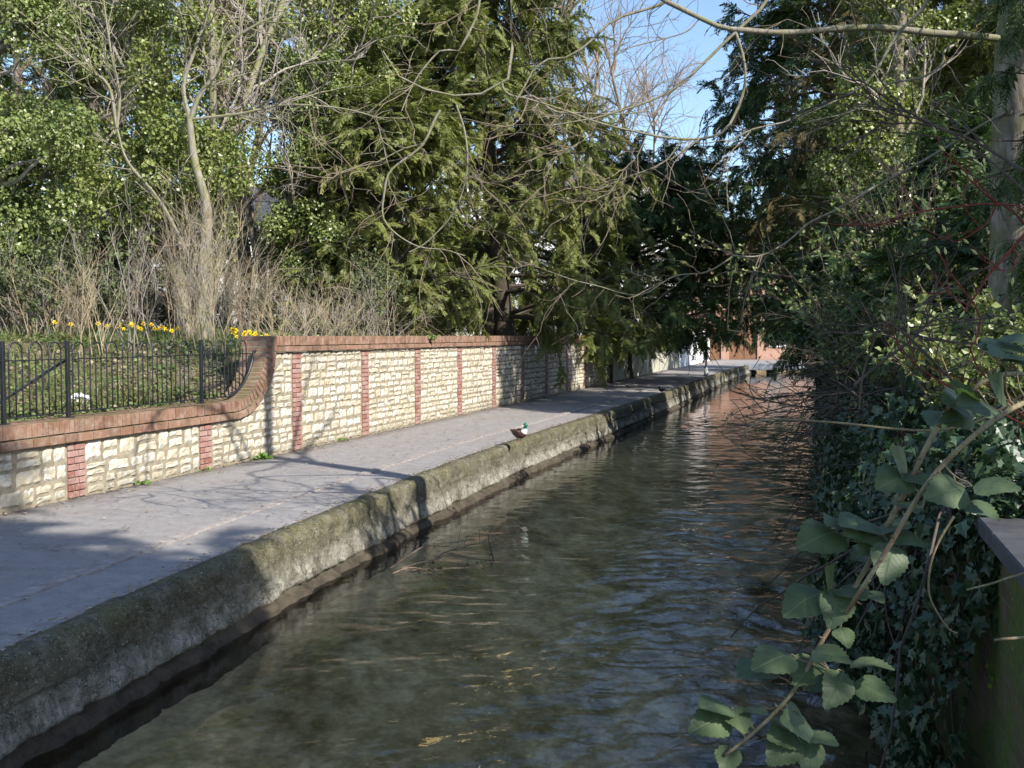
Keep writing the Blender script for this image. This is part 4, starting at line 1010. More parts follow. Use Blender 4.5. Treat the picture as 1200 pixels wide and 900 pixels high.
    # crown above the picture: shades the path in fine lines
    S, D, _, _ = kids(rng, T0[None, 12:], 14, .1, 1, .9, .2, .2); P1 = walk(rng, S, D, rng.uniform(1.5, 3.6, len(S)), 9, .12, .02); mb = MB(); tubes(mb, P1, taper(len(P1), 9, .05, .012), 6)
    S, D, _, _ = kids(rng, P1, 6, .2, 1, .8, .2, 0); P2 = walk(rng, S, D, rng.uniform(.5, 1.5, len(S)), 7, .15, 0); tubes(mb, P2, taper(len(P2), 7, .014, .005), 4)
    part(mb, 'upper_branches', M['bark'], t)
overhang()
# left hand bare limbs of photograph: bowed pale branches
def bowed():
    rng = RS(71); base = v3(at(235, 400, 19)[0], 19, 1.6); t = root('leaning_tree', base, 'thin bare tree with bowed yellowish limbs in front of the ivy mound', 'tree')
    T0 = resample([base, at(236, 330, 19), at(243, 250, 19), at(228, 190, 19), at(222, 140, 19)], 16); mb = MB(); tubes(mb, T0, np.linspace(.13, .06, 16), 8); part(mb, 'trunk', M['bark_moss'], t, True)
    mb = MB(); segs = []
    for pts, r0 in (([(223, 140), (233, 113), (250, 90), (267, 53), (293, 33), (320, 20)], .05), ([(223, 140), (283, 133), (333, 123), (400, 127), (450, 140)], .03), ([(137, 150), (127, 100), (100, 80), (67, 53), (20, 10)], .035),
                    ([(222, 140), (215, 100), (228, 60), (245, 10), (260, -40)], .045), ([(236, 330), (190, 240), (150, 190), (137, 150)], .05), ([(137, 150), (140, 110), (130, 60), (120, -10)], .03)):
        P = px_line(pts, 19, 20); tubes(mb, P, np.linspace(r0, r0 * .35, 20), 6); segs.append(P)
    A = np.stack([resample(P, 12) for P in segs]); S, D, _, _ = kids(rng, A, 12, .1, 1, .8, .3, .1); P1 = walk(rng, S, D, rng.uniform(.5, 1.8, len(S)), 8, .16, .02); tubes(mb, P1, taper(len(P1), 8, .014, .006), 4)
    S, D, _, _ = kids(rng, P1, 6, .1, 1, .8, .3, 0); P2 = walk(rng, S, D, rng.uniform(.2, .9, len(S)), 5, .2, 0); tubes(mb, P2, taper(len(P2), 5, .008, .004), 3)
    part(mb, 'branches', M['bark_moss'], t)
bowed()

# a second rank of trees closes the wood on the left
for i, (px, Y, h, rd, mt, lab) in enumerate([(-40, 33, 11, 3.4, 'yew', 'far green evergreen behind the left edge ivy trees'), (70, 37, 10, 3.4, 'yew_dark', 'dark evergreen behind the ivy trees, left of the pale trunks'), (165, 39, 11.5, 3.0, 'yew', 'green evergreen behind the ivy mound'),
        (408, 44, 13, 3.2, 'yew_dark', 'dark evergreen behind the pale ivy tree'), (455, 47, 13.5, 3.6, 'yew', 'olive evergreen in the gap left of the big yew')]):
    x = at(px, 400, Y)[0]; yew_tree(v3(x, Y, 1.6), h, rd, lab, 270 + i, nl=34, n2=7, n3=6, mat=mt, size=.6, z0=.05, trunk_r=.2, name='evergreen_tree')
# ------------------------------------------------------------------ shrubs
def shrub(x, y, z, h, n, spread, mat, seed, lab, group, leaf=None, leafmat=None, kidn=(5, 4), arch=0.0, r=.011, name='bare_shrub', nl=6, cat='shrub'):
    rng = RS(seed); b = v3(x, y, z - .05); t = root(name, b, lab, cat, group); mb = MB()
    S = b + rng.randn(n, 3) * [.18, .18, 0]; D = np.stack([rng.randn(n) * spread, rng.randn(n) * spread, np.ones(n)], 1)
    P1 = walk(rng, S, D, h * rng.uniform(.55, 1.1, n), 9, .07, -arch); tubes(mb, P1, taper(n, 9, r, r * .35), 5)
    S, D, _, _ = kids(rng, P1, kidn[0], .25, 1, .55, .2, .1); P2 = walk(rng, S, D, h * rng.uniform(.12, .4, len(S)), 6, .13, -arch); tubes(mb, P2, taper(len(P2), 6, r * .45, r * .2), 3)
    S, D, _, _ = kids(rng, P2, kidn[1], .2, 1, .6, .2, .05); P3 = walk(rng, S, D, h * rng.uniform(.05, .18, len(S)), 4, .16, 0); tubes(mb, P3, taper(len(P3), 4, r * .25, r * .15), 3)
    part(mb, 'stems', M[mat], t)
    if leaf:
        S, D, _, _ = kids(rng, np.concatenate([resample3(P2, 4), P3[:, :4]]), nl, .0, 1, .9, .4, 0); k = len(S); mb = MB(); inst(mb, KITE_V, KITE_F, S, D, D * .2 + rng.randn(k, 3) * .5 + [0, -.2, .8], leaf * rng.uniform(.6, 1.3, k)); part(mb, 'leaves', M[leafmat], t)
    return t
def resample3(P, K):
    i = np.linspace(0, P.shape[1] - 1, K).astype(int); return P[:, i]
rng = RS(80)
G1 = 'bare brown shrubs behind the railing'; L1_ = 'bare brown twiggy shrub in the undergrowth behind the black railing'
for i in range(32):
    px = rng.uniform(-20, 325); Y = rng.uniform(16.2, 22.5); x = at(px, 400, Y)[0]
    if x > WX(Y) - .9: continue
    tall = 1.5 + 1.3 * np.exp(-((px - 215) / 70) ** 2)
    shrub(x, Y, left_z(x, Y), tall * rng.uniform(.7, 1.15), 9, .2, ['stalk', 'twig', 'twig_grey'][i % 3], 100 + i, L1_, G1, kidn=(6, 4), r=.0095)
G2 = 'green shrubs under the ivy trees'
for i in range(13):
    px = [-10, 20, 55, 90, 30, 70, 120, 0, 345, 375, 410, 440, 470][i]; Y = rng.uniform(18, 21) if i < 8 else rng.uniform(22, 26); x = at(px, 400, Y)[0]
    shrub(x, Y, left_z(x, Y), rng.uniform(1.6, 2.3) if i < 8 else 2.0, 12, .28, 'twig_grey', 140 + i, 'loose grey green shrub with small leaves at the foot of the ivy trees' if i < 8 else 'low green shrub growing behind the high stone wall', G2 if i < 8 else 'green shrubs behind the high wall', .07, 'shrub_leaf', (5, 3), name='leafy_shrub', nl=7)
for i in range(9):
    px = 335 + i * 20; Y = (8.34 + 1.6) / (.31 - (px - 600) / 1200) ; x = at(px, 400, Y)[0]
    shrub(x, Y, left_z(x, Y), 1.5, 16, .45, ['stalk', 'twig_grey'][i % 2], 160 + i, 'arching thicket of pale thin stems over the coping of the high wall', 'arching stems above the high wall', arch=.05, r=.008, kidn=(5, 3))
# shrubs of the right bank
G3 = 'twiggy shrubs on the right bank'
for i in range(34):
    Y = [5.6, 6.3, 7, 7.6, 8.2, 9, 9.8, 10.6, 11.4, 12.2, 13, 14, 15, 16, 17, 18, 19.5, 21, 23, 25, 27, 30, 33, 36, 40, 44, 48, 52, 56, 60, 11, 13.5, 16.5, 24][i]
    u = rng.uniform(.1, 1.2) if Y < 30 else rng.uniform(-.2, .9); x = float(BX(Y)) + u
    leafy = i % 3 != 0
    shrub(x, Y, right_z(x, Y), rng.uniform(1.0, 1.6) if Y < 9 else rng.uniform(1.4, 2.4), 14, .38, (['twig_dark', 'twig_dark', 'twig'] if Y < 12 else ['twig_dark', 'twig_grey', 'twig'])[i % 3], 200 + i,
          'twiggy leafing shrub leaning over the ivy on the right bank' if leafy else 'bare dark twiggy shrub leaning over the ivy on the right bank', 'leafing shrubs on the right bank' if leafy else 'bare shrubs on the right bank', .05 if leafy else None, 'ivy_mid', (6, 5), arch=.03, r=.009, name='leafy_shrub' if leafy else 'bare_shrub', nl=6)
# dense low shrubs well behind both banks hide the horizon
for i in range(20):
    if i < 8: px = [-60, 20, 110, 200, 300, 390, 450, 530][i]; Y = 34 + (i % 3) * 3; x = at(px, 400, Y)[0]; z = 1.9
    else: px = [1020, 1090, 1160, 1240, 1300, 1120, 1030, 1075, 1120, 1180, 1010, 1240][i - 8]; Y = [26, 22, 17, 14, 12, 30, 19, 15, 12.5, 10, 23, 8.5][i - 8]; x = at(px, 400, Y)[0]; z = 1.4
    lab = 'dense dark evergreen bush in the shade behind the left trees' if i < 8 else 'dense dark evergreen bush in the shade behind the right bank'
    yew_tree(v3(x, Y, z - .2), 1.7 if i > 13 and Y < 20 else 3.4 if Y > 13 else 1.9, 1.5 if i > 13 and Y < 20 else 2.4 if Y > 13 else 1.3, lab, 240 + i, nl=30, n2=6, n3=5 if Y > 16 else 9, mat='yew_dark', size=.45 if Y > 16 else .24, z0=.03, trunk_r=.1, name='evergreen_bush', group='dark bushes behind the left trees' if i < 8 else 'dark bushes behind the right bank', up=.4)

# ------------------------------------------------------------------ ivy over the right bank wall
def ivy_sheet():
    rng = RS(90); n = 62000
    Y = 4.15 + (40 - 4.15) * rng.rand(n) ** 1.9; v = rng.rand(n)
    cs = np.array([(-2.2, 1.50), (-1.2, 1.28), (-.4, 1.22), (.05, 1.25), (.35, 1.08), (.55, .75), (.62, .3), (.6, -.1), (.5, -.4), (.35, -.62)])
    d = np.concatenate([[0], np.cumsum(np.linalg.norm(np.diff(cs, axis=0), axis=1))]); q = v * d[-1]
    u = np.interp(q, d, cs[:, 0]); z = np.interp(q, d, cs[:, 1]); e = 1e-2
    tu = np.interp(q + e, d, cs[:, 0]) - np.interp(q - e, d, cs[:, 0]); tz = np.interp(q + e, d, cs[:, 1]) - np.interp(q - e, d, cs[:, 1])
    nn = nrm(np.stack([-tz, tu], 1)); s_ = np.where(nn[:, 0] + nn[:, 1] < 0, -1, 1)[:, None]; nn = nn * s_
    near = sstep(4.1, 5.6, Y)                       # the curtain thins where the bare wall shows
    P = np.stack([BX(Y), Y, 0 * Y], 1)
    lump = fbm(np.stack([u * 1.0, Y, z], 1), 1.6, 3)
    off = .20 * lump + .05 * rng.randn(n) - .07
    P = P + RN * (u * (.25 + .75 * near) + nn[:, 0] * off)[:, None]; P[:, 2] += z + nn[:, 1] * off
    keep = (P[:, 2] > WATER + .02) & ((rng.rand(n) < near + .25) | (z > .9)) & (fbm(P, 2.2, 2) > -.62)
    P = P[keep]; nn = nn[keep]; Y = Y[keep]
    NN = RN * nn[:, :1] + v3(0, 0, 1) * (nn[:, 1:] + .45) + .45 * rng.randn(len(P), 3)
    X = np.array([0, 0, -1.]) + .7 * rng.randn(len(P), 3)
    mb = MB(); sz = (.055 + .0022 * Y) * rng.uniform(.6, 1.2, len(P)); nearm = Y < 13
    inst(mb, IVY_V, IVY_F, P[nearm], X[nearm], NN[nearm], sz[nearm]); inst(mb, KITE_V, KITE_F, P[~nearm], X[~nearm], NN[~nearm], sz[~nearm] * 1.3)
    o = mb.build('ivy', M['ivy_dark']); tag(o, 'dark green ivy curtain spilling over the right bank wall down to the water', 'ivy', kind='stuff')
    # old ivy stems behind the leaves
    m = 260; Y0 = rng.uniform(4.2, 22, m); S = np.stack([BX(Y0), Y0, np.full(m, 1.15)], 1) + RN * .15
    P = walk(rng, S, RN * .25 + np.stack([rng.randn(m) * .2, rng.randn(m) * .3, -np.ones(m)], 1), rng.uniform(.8, 1.8, m), 10, .14, -.05); mb = MB(); tubes(mb, P, taper(m, 10, .008, .004), 4)
    o = mb.build('ivy_stems', M['twig_dark']); tag(o, 'thin woody stems tangled inside the right bank ivy', 'stems', kind='stuff')
ivy_sheet()
# twigs overhanging the water from the right bank
def overhang_twigs():
    rng = RS(91); b = rp(9, -.2, 1.1); t = root('dead_shrub', b, 'leafless dark shrub with long twigs sweeping out low over the water', 'shrub')
    mb = MB(); ys = rng.uniform(7.5, 20, 46); S = np.stack([BX(ys), ys, rng.uniform(.4, 1.5, 46)], 1) + RN * .15; D = RN + rng.randn(46, 3) * [.25, .5, .35]
    S[:, :] = b + (S - b) * 1.0
    P1 = walk(rng, S, D, rng.uniform(.7, 1.7, 46), 9, .13, -.02); tubes(mb, P1, taper(46, 9, .009, .004), 4)
    S, D, _, _ = kids(rng, P1, 7, .1, 1, .7, .3, 0); P2 = walk(rng, S, D, rng.uniform(.15, .6, len(S)), 6, .18, -.01); tubes(mb, P2, taper(len(P2), 6, .005, .003), 3)
    part(mb, 'stems', M['twig_dark'], t)
    S, D, _, _ = kids(rng, P2, 2, .3, 1, .8, .3, 0); mb = MB(); inst(mb, KITE_V, KITE_F, S, D, rng.randn(len(S), 3) + [0, 0, 1], .035 * rng.uniform(.5, 1.2, len(S))); part(mb, 'leaves', M['shrub_leaf'], t)
overhang_twigs()

# ------------------------------------------------------------------ ground cover
def litter():
    rng = RS(95); mb = MB(); n = 46000
    s = rng.uniform(-9, 14, n); u = -.42 - 9 * rng.rand(n) ** 1.5; P = W0 + WD * s[:, None] + WN * u[:, None]
    P[:, 2] = left_z(P[:, 0], P[:, 1]) + noise(P * [1, 1, 0], .9) * .07 + noise(P * [1, 1, 0], .25) * .12 + .02 + .08 * rng.rand(n) * (noise(P * [1, 1, 0], 1.5) > 0)
    inst(mb, KITE_V, KITE_F, P, rng.randn(n, 3) * [1, 1, .3], rng.randn(n, 3) * .45 + [.1, -.2, 1], .075 * rng.uniform(.5, 1.3, n))
    o = mb.build('ground_cover', M['litter']); tag(o, 'fallen leaves and low green weeds on the bank behind the railing', 'ground cover', kind='stuff')
    mb = MB(); n = 15000; s = rng.uniform(-6, 16, n); u = -.7 - 7 * rng.rand(n); P = W0 + WD * s[:, None] + WN * u[:, None]
    P[:, 2] = left_z(P[:, 0], P[:, 1]) - .02
    Pt = np.array([[0, -.02, 0], [0, .02, 0], [.5, .015, .03], [.5, -.015, .03], [1, 0, .15]]); 
    inst(mb, Pt, [np.array([[0, 1, 2, 3]]), np.array([[3, 2, 4]])], P, rng.randn(n, 3) * .35 + [0, 0, 1], rng.randn(n, 3), .32 * rng.uniform(.5, 1.4, n))
    o = mb.build('grass', M['grass']); tag(o, 'tufts of rough grass among the shrubs on the left bank', 'grass', kind='stuff')
    mb = MB(); n = 14000; Y = rng.uniform(4.5, 30, n); u = .5 + 6 * rng.rand(n); X = BX(Y) + u; P = np.stack([X, Y, right_z(X, Y) + .03 + .1 * rng.rand(n)], 1)
    inst(mb, KITE_V, KITE_F, P, rng.randn(n, 3) * [1, 1, .3], rng.randn(n, 3) * .5 + [0, 0, 1], .09 * rng.uniform(.5, 1.3, n))
    o = mb.build('ground_cover', M['litter']); tag(o, 'fallen leaves and weeds on the ground of the right bank', 'ground cover', kind='stuff')
    # bits blown onto the path
    mb = MB(); n = 2600; s = rng.uniform(-7, 24, n); e = rng.rand(n); w_ = np.array([KX(Ys(a)) - WX(Ys(a)) for a in s]) * .95 - .6
    u = .04 + w_ * np.where(rng.rand(n) < .55, e ** 4, e); P = W0 + WD * s[:, None] + WN * u[:, None]; P[:, 2] = .014
    y_ = rng.uniform(2.5, 30, 1100); P = np.concatenate([P, np.stack([KX(y_) - .2 - np.abs(rng.randn(1100)) * .1, y_, np.full(1100, .014)], 1)]); n = len(P)
    inst(mb, KITE_V, KITE_F, P, rng.randn(n, 3) * [1, 1, .05], rng.randn(n, 3) * .15 + [0, 0, 1], .035 * rng.uniform(.4, 1.5, n))
    o = mb.build('path_debris', m_leaf('pale_bits', [(.10, .06, .035), (.25, .17, .10), (.55, .52, .46)], .8, .1)); tag(o, 'pale petals and dead leaf fragments scattered on the path', 'debris', kind='stuff')
litter()
# ------------------------------------------------------------------ ducks
M['d_green'] = m_plain('green_feathers', (.01, .13, .09), .3, .3, 40, .6, .1)
M['d_white'] = m_plain('white_feathers', (.80, .79, .76), .7, .05, 40, .2, .1)
M['d_brown'] = m_plain('brown_feathers', (.10, .06, .045), .7, .4, 60, .3, .2)
M['d_chest'] = m_plain('chestnut_feathers', (.13, .06, .045), .7, .3, 60, .3, .2)
M['d_black'] = m_plain('dark_feathers', (.018, .017, .02), .6, .3, 40, .3, .2)
M['d_bill'] = m_plain('yellow_bill', (.62, .58, .30), .45, .1, 20, .4, 0)
M['d_leg'] = m_plain('orange_leg', (.38, .15, .05), .5, .1, 20, .4, 0)
def duck(p, fwd, bill_dir, label, mats, sc=1.0, group=None, name='duck'):
    t = root(name, p, label, 'duck', group); f = nrm(v3(fwd[0], fwd[1], 0)); l = v3(-f[1], f[0], 0); p = np.array(p, float)
    W = lambda x, y, z: p + sc * (f * x + l * y + v3(0, 0, z))
    st = [(-.185, .215, .006, .010), (-.16, .205, .018, .030), (-.12, .19, .040, .052), (-.07, .17, .062, .072), (-.01, .155, .076, .083), (.05, .155, .080, .085), (.09, .168, .074, .075),
          (.122, .195, .058, .058), (.138, .225, .043, .042), (.144, .25, .034, .033), (.146, .270, .033, .031), (.148, .288, .038, .034), (.150, .305, .042, .036), (.151, .322, .038, .033), (.152, .338, .024, .022), (.152, .346, .005, .005)]
    n = 14; mb = MB(); V = []; m = len(st)
    c = np.array([(a, b) for a, b, _, _ in st]); tg = np.gradient(c, axis=0); tg /= np.linalg.norm(tg, axis=1)[:, None]
    for i, (x, z, rv, rl) in enumerate(st):
        nx, nz = -tg[i, 1], tg[i, 0]
        for j in range(n):
            a = 2 * PI * j / n; V.append(W(x + nx * math.cos(a) * rv, rl * math.sin(a), z + nz * math.cos(a) * rv))
    F = {0: [], 1: [], 2: [], 3: []}
    for i in range(m - 1):
        for j in range(n):
            k = 0 if i < 6 else (1 if i < 7 else (2 if i < 9 else 3)); 
            if i < 5 and math.cos(2 * PI * (j + .5) / n) < -.1: k = 1 if i > 3 else 0
            F[k].append([i * n + j, (i + 1) * n + j, (i + 1) * n + (j + 1) % n, i * n + (j + 1) % n])
    mb.add(V, F[0], 0)
    for k in (1, 2, 3):
        if F[k]: mb.more(F[k], 0, k)
    part(mb, 'body', [M[q] for q in mats], t, True)
    for s_ in (-1, 1):
        mb = MB(); G = np.linspace(0, 1, 9); V = []
        for g in G:
            for h in np.linspace(-1, 1, 5):
                w_ = .045 * math.sin(PI * min(1, g * .9 + .12)) ; x = .085 - .25 * g; z = .185 + .010 * g + h * w_
                r_ = .083 * (1 - .55 * g ** 2) + .006 - .028 * abs(h) ** 2; V.append(W(x, s_ * r_, z))
        Fw = [[i * 5 + j, i * 5 + j + 1, (i + 1) * 5 + j + 1, (i + 1) * 5 + j] for i in range(8) for j in range(4)]
        mb.add(V, Fw); o = part(mb, 'wing', M[mats[0]], t, True); sm = o.modifiers.new('thickness', 'SOLIDIFY'); sm.thickness = .006
        mb = MB(); b = W(-.005, s_ * .035, .10); q = W(.0, s_ * .035, .012); tubes(mb, np.array([b, (b + q) / 2, q]), np.array([.012, .006, .005]) * sc, 7, cap=True)
        for a in (-.5, 0, .5):
            e = W(.05 * math.cos(a), s_ * .035 + .05 * math.sin(a), .006); tubes(mb, np.array([q, (q + e) / 2, e]), np.array([.004, .004, .002]) * sc, 5)
        z_ = .006; k = mb.n; mb.add([W(0, s_ * .035, .008), W(.044, s_ * .035 - .024, z_), W(.05, s_ * .035, z_), W(.044, s_ * .035 + .024, z_)], [[0, 1, 2], [0, 2, 3]]); part(mb, 'leg', M[mats[5]], t)
    bd = nrm(v3(*bill_dir)); h = W(.150, 0, .303); mb = MB(); sd_ = nrm(np.cross(bd, v3(0, 0, 1)))
    V = []; 
    for i, (d_, w_, hh) in enumerate([(.022, .016, .014), (.045, .015, .009), (.066, .016, .005), (.078, .012, .003), (.083, .003, .001)]):
        for j in range(8):
            a = 2 * PI * j / 8; V.append(h + sc * (bd * d_ + sd_ * w_ * math.cos(a) + v3(0, 0, 1) * (hh * math.sin(a) - .004)))
    mb.add(V, [[i * 8 + j, i * 8 + (j + 1) % 8, (i + 1) * 8 + (j + 1) % 8, (i + 1) * 8 + j] for i in range(4) for j in range(8)]); part(mb, 'bill', M[mats[4]], t, True)
    mb = MB()
    for s_ in (-1, 1):
        c_ = h + sc * (bd * .016 + sd_ * s_ * .031 + v3(0, 0, .008)); a = np.linspace(0, 2 * PI, 7)[:-1]
        P = np.array([c_ - sd_ * .006 * sc, c_, c_ + sd_ * s_ * .004 * sc]); tubes(mb, P, np.array([.005, .005, .001]) * sc, 6)
    part(mb, 'eye', M['d_black'], t)
    return t
pd = on(608, 519, .045)
duck(pd, (.72, -.70), (-.95, -.45, -.12), 'mallard drake with glossy green head and white neck standing on the sunlit kerb', ['d_brown', 'd_chest', 'd_white', 'd_green', 'd_bill', 'd_leg'], .98)
p2 = on(738, 457, 0); duck(p2, (.9, .2), (.95, .1, -.3), 'dark duck in the tree shade on the path, nearer to the fence', ['d_black'] * 6, .74)
p3 = on(776, 461, 0); duck(p3, (-.9, -.3), (-.9, -.3, -.5), 'dark duck in the tree shade on the path, nearer to the water', ['d_black'] * 6, .66)
# ------------------------------------------------------------------ daffodils
M['petal'] = m_plain('yellow_petals', (.80, .62, .03), .5, .1, 30, .3, 0)
M['corona'] = m_plain('orange_trumpet', (.80, .42, .02), .5, .1, 30, .3, 0)
M['daf_leaf'] = m_plain('blue_green_leaves', (.07, .14, .06), .5, .2, 20, .4, 0)
def daffodil(p, seed, label, group):
    rng = RS(seed); t = root('daffodil', p, label, 'daffodil', group); p = np.array(p, float); h = .36; top = p + v3(.02, -.02, h)
    mb = MB(); tubes(mb, np.array([p, p + v3(0, 0, h * .7), top, top + v3(.015, -.03, 0)]), np.array([.006, .006, .005, .007]), 5); part(mb, 'stem', M['daf_leaf'], t)
    mb = MB()
    for k in range(4):
        a = rng.uniform(0, 2 * PI); d = v3(math.cos(a), math.sin(a), 0); s_ = v3(-d[1], d[0], 0) * .008; L = rng.uniform(.24, .34)
        q = [p + d * .01, p + d * .04 + v3(0, 0, L * .55), p + d * .09 + v3(0, 0, L)]
        mb.add([q[0] - s_, q[0] + s_, q[1] + s_, q[1] - s_, q[2]], [[0, 1, 2, 3]]); mb.more([[3, 2, 4]], mb.n - 5)
    part(mb, 'leaf', M['daf_leaf'], t)
    mb = MB(); c = top + v3(.015, -.03, 0); f = nrm(v3(.35 + .3 * rng.randn(), -1, -.15)); a1 = nrm(np.cross(f, v3(0, 0, 1))); a2 = np.cross(a1, f)
    for k in range(6):
        a = k * PI / 3; d = a1 * math.cos(a) + a2 * math.sin(a); e = -a1 * math.sin(a) + a2 * math.cos(a)
        mb.add([c, c + d * .028 + e * .016 + f * .004, c + d * .05, c + d * .028 - e * .016 + f * .004], [[0, 1, 2, 3]])
    fl = part(mb, 'petals', M['petal'], t); mb = MB(); tubes(mb, np.array([c, c + f * .02, c + f * .034]), np.array([.010, .013, .019]), 8); part(mb, 'trumpet', M['corona'], t)
    return t
rng = RS(300)
dproto = daffodil((0, 0, 0), 1, 'yellow daffodil in the drift behind the black railing', 'daffodils behind the railing')
def plant(proto, p, first, label=None, group=None, sc=1.0):
    o = proto if first else copy_tree(proto)
    o.location = tuple(p); o.rotation_euler = (0, 0, rng.uniform(-.8, .8)); o.scale = (sc,) * 3
    if label: o['label'] = label; o['group'] = group
    return o
spots = [(86, 375), (112, 377), (122, 379), (128, 378), (147, 380), (152, 376), (156, 375), (165, 377), (170, 378), (180, 381), (184, 380), (193, 381), (203, 382), (60, 374), (100, 376), (138, 379), (176, 379),
         (272, 383), (276, 386), (279, 384), (284, 387), (289, 389), (293, 387), (297, 386), (303, 388), (307, 390), (311, 389), (318, 391), (275, 388), (286, 384), (300, 390), (141, 377), (161, 379), (188, 382), (198, 380)]
for i, (px, py) in enumerate(spots):
    Y = 18.3 + rng.uniform(-.9, .9) if px < 240 else 17.0 + rng.uniform(-.4, .4)
    px += rng.uniform(-5, 5)
    q = at(px, py, Y); q[2] = left_z(q[0], q[1]) - .02
    want = at(px, py, Y)[2]; sc = float(np.clip((want - q[2]) / .37, .8, 1.9))
    plant(dproto, q, i == 0, sc=sc * rng.uniform(.75, .98))
for i in range(26):
    px = rng.uniform(1100, 1142) if i > 6 else rng.uniform(1056, 1074); py = rng.uniform(394, 424); Y = 7.9 + rng.uniform(-.4, .5)
    q = at(px, py, Y); q[2] -= .26
    plant(dproto, q, False, 'yellow daffodil on the right bank rising from the ivy in front of the shrubs', 'daffodils on the right bank', .72)
# ------------------------------------------------------------------ wire fence on the right bank
wf = root('wire_fence', (at(1080, 400, 11)[0], 11, 1.4), 'wire mesh fence on dark timber posts among the right bank shrubs', 'fence')
def fpt(Y): return v3(at(1080, 400, 11)[0] + .3 * (Y - 11), Y, 1.35)
for Y in (11, 13.2, 15.4, 17.6):
    p = fpt(Y); mb = MB(); cbox(mb, p + v3(0, 0, .5), (.08, .08, .60), .015); part(mb, 'post', M['darkpost'], wf)
mb = MB(); L = []
for z in (.15, .55, 1.0): L.append(np.array([fpt(Y) + v3(0, 0, z) for Y in np.linspace(11, 17.6, 7)]))
tubes(mb, np.array(L), np.full((3, 7), .004), 4); part(mb, 'wires', M['iron'], wf)
mb = MB(); L = []
for k in range(-14, 88):
    for d in (1, -1):
        a = 11 + k * .075; z0, z1 = (.05, 1.05) if d > 0 else (1.05, .05); b = a + 1.1
        ta, tb = max(0, (11 - a) / 1.1), min(1, (17.6 - a) / 1.1)
        if tb > ta: L.append(np.array([fpt(a + 1.1 * t) + v3(0, 0, z0 + (z1 - z0) * t) for t in (ta, (ta + tb) / 2, tb)]))
tubes(mb, np.array(L), np.full((len(L), 3), .0018), 3); part(mb, 'mesh', m_plain('galvanised_wire', (.35, .36, .36), .5), wf)
# ------------------------------------------------------------------ small things
M['plastic'] = m_plain('white_plastic', (.82, .83, .84), .35, .05, 10, .5, .3)
def crumpled(p, r, seed, mat, name, label, cat):
    rng = RS(seed); n, m = 14, 9; V = []
    for i in range(m):
        th = PI * i / (m - 1)
        for j in range(n):
            ph = 2 * PI * j / n; d = v3(math.sin(th) * math.cos(ph), math.sin(th) * math.sin(ph), math.cos(th))
            V.append(d * (1 + .45 * noise(d * 2.3 + seed)) * [r, r * .8, r * .45])
    t_ = MB(); t_.add(np.array(V) + p, [[i * n + j, (i + 1) * n + j, (i + 1) * n + (j + 1) % n, i * n + (j + 1) % n] for i in range(m - 1) for j in range(n)])
    o = t_.build(name, M[mat], None, False, origin=p); return tag(o, label, cat)
q = at(92, 447, 13.3); q[2] = left_z(q[0], q[1]) + .06; crumpled(q, .13, 4, 'plastic', 'plastic_bag', 'crumpled white plastic bag lying on the bank behind the railing', 'bag')
# green weed at the wall foot, sprig over the coping
def weed(p, n, L, seed, label, name='weed', mat='daf_leaf', dn=0):
    rng = RS(seed); mb = MB(); P = np.repeat(np.array(p, float)[None], n, 0) + rng.randn(n, 3) * [.05, .03, .01]; D = rng.randn(n, 3) * .7 + [.2, -.3, .9 - dn]
    inst(mb, KITE_V, KITE_F, P, D, rng.randn(n, 3) * .4 + [0, -.4, .8], L * rng.uniform(.5, 1.2, n)); o = mb.build(name, M[mat], None, False, origin=p); return tag(o, label, 'plant')
M['weedg'] = m_leaf('weed_leaves', [(.08, .16, .02), (.16, .26, .05)], .5, .25)
weed(wp((13.95 - 10.3) * 1.047 + 1.0, .08, .01), 34, .10, 5, 'tuft of fresh green weed growing at the foot of the stone wall', mat='weedg')
for i, s in enumerate([2.1, 3.4, 7.4]):
    weed(wp(s, .07, .01), 14, .06, 20 + i, 'tiny green weed rooted in the joint between path and stone wall', mat='weedg')['group'] = 'weeds along the wall foot'
sp = wp(s_at(488, 0) + .1, .10, 1.76)
weed(sp, 60, .085, 9, 'sprig of ivy hanging over the brick coping of the high wall', name='ivy_sprig', mat='ivy_mid', dn=1.0)
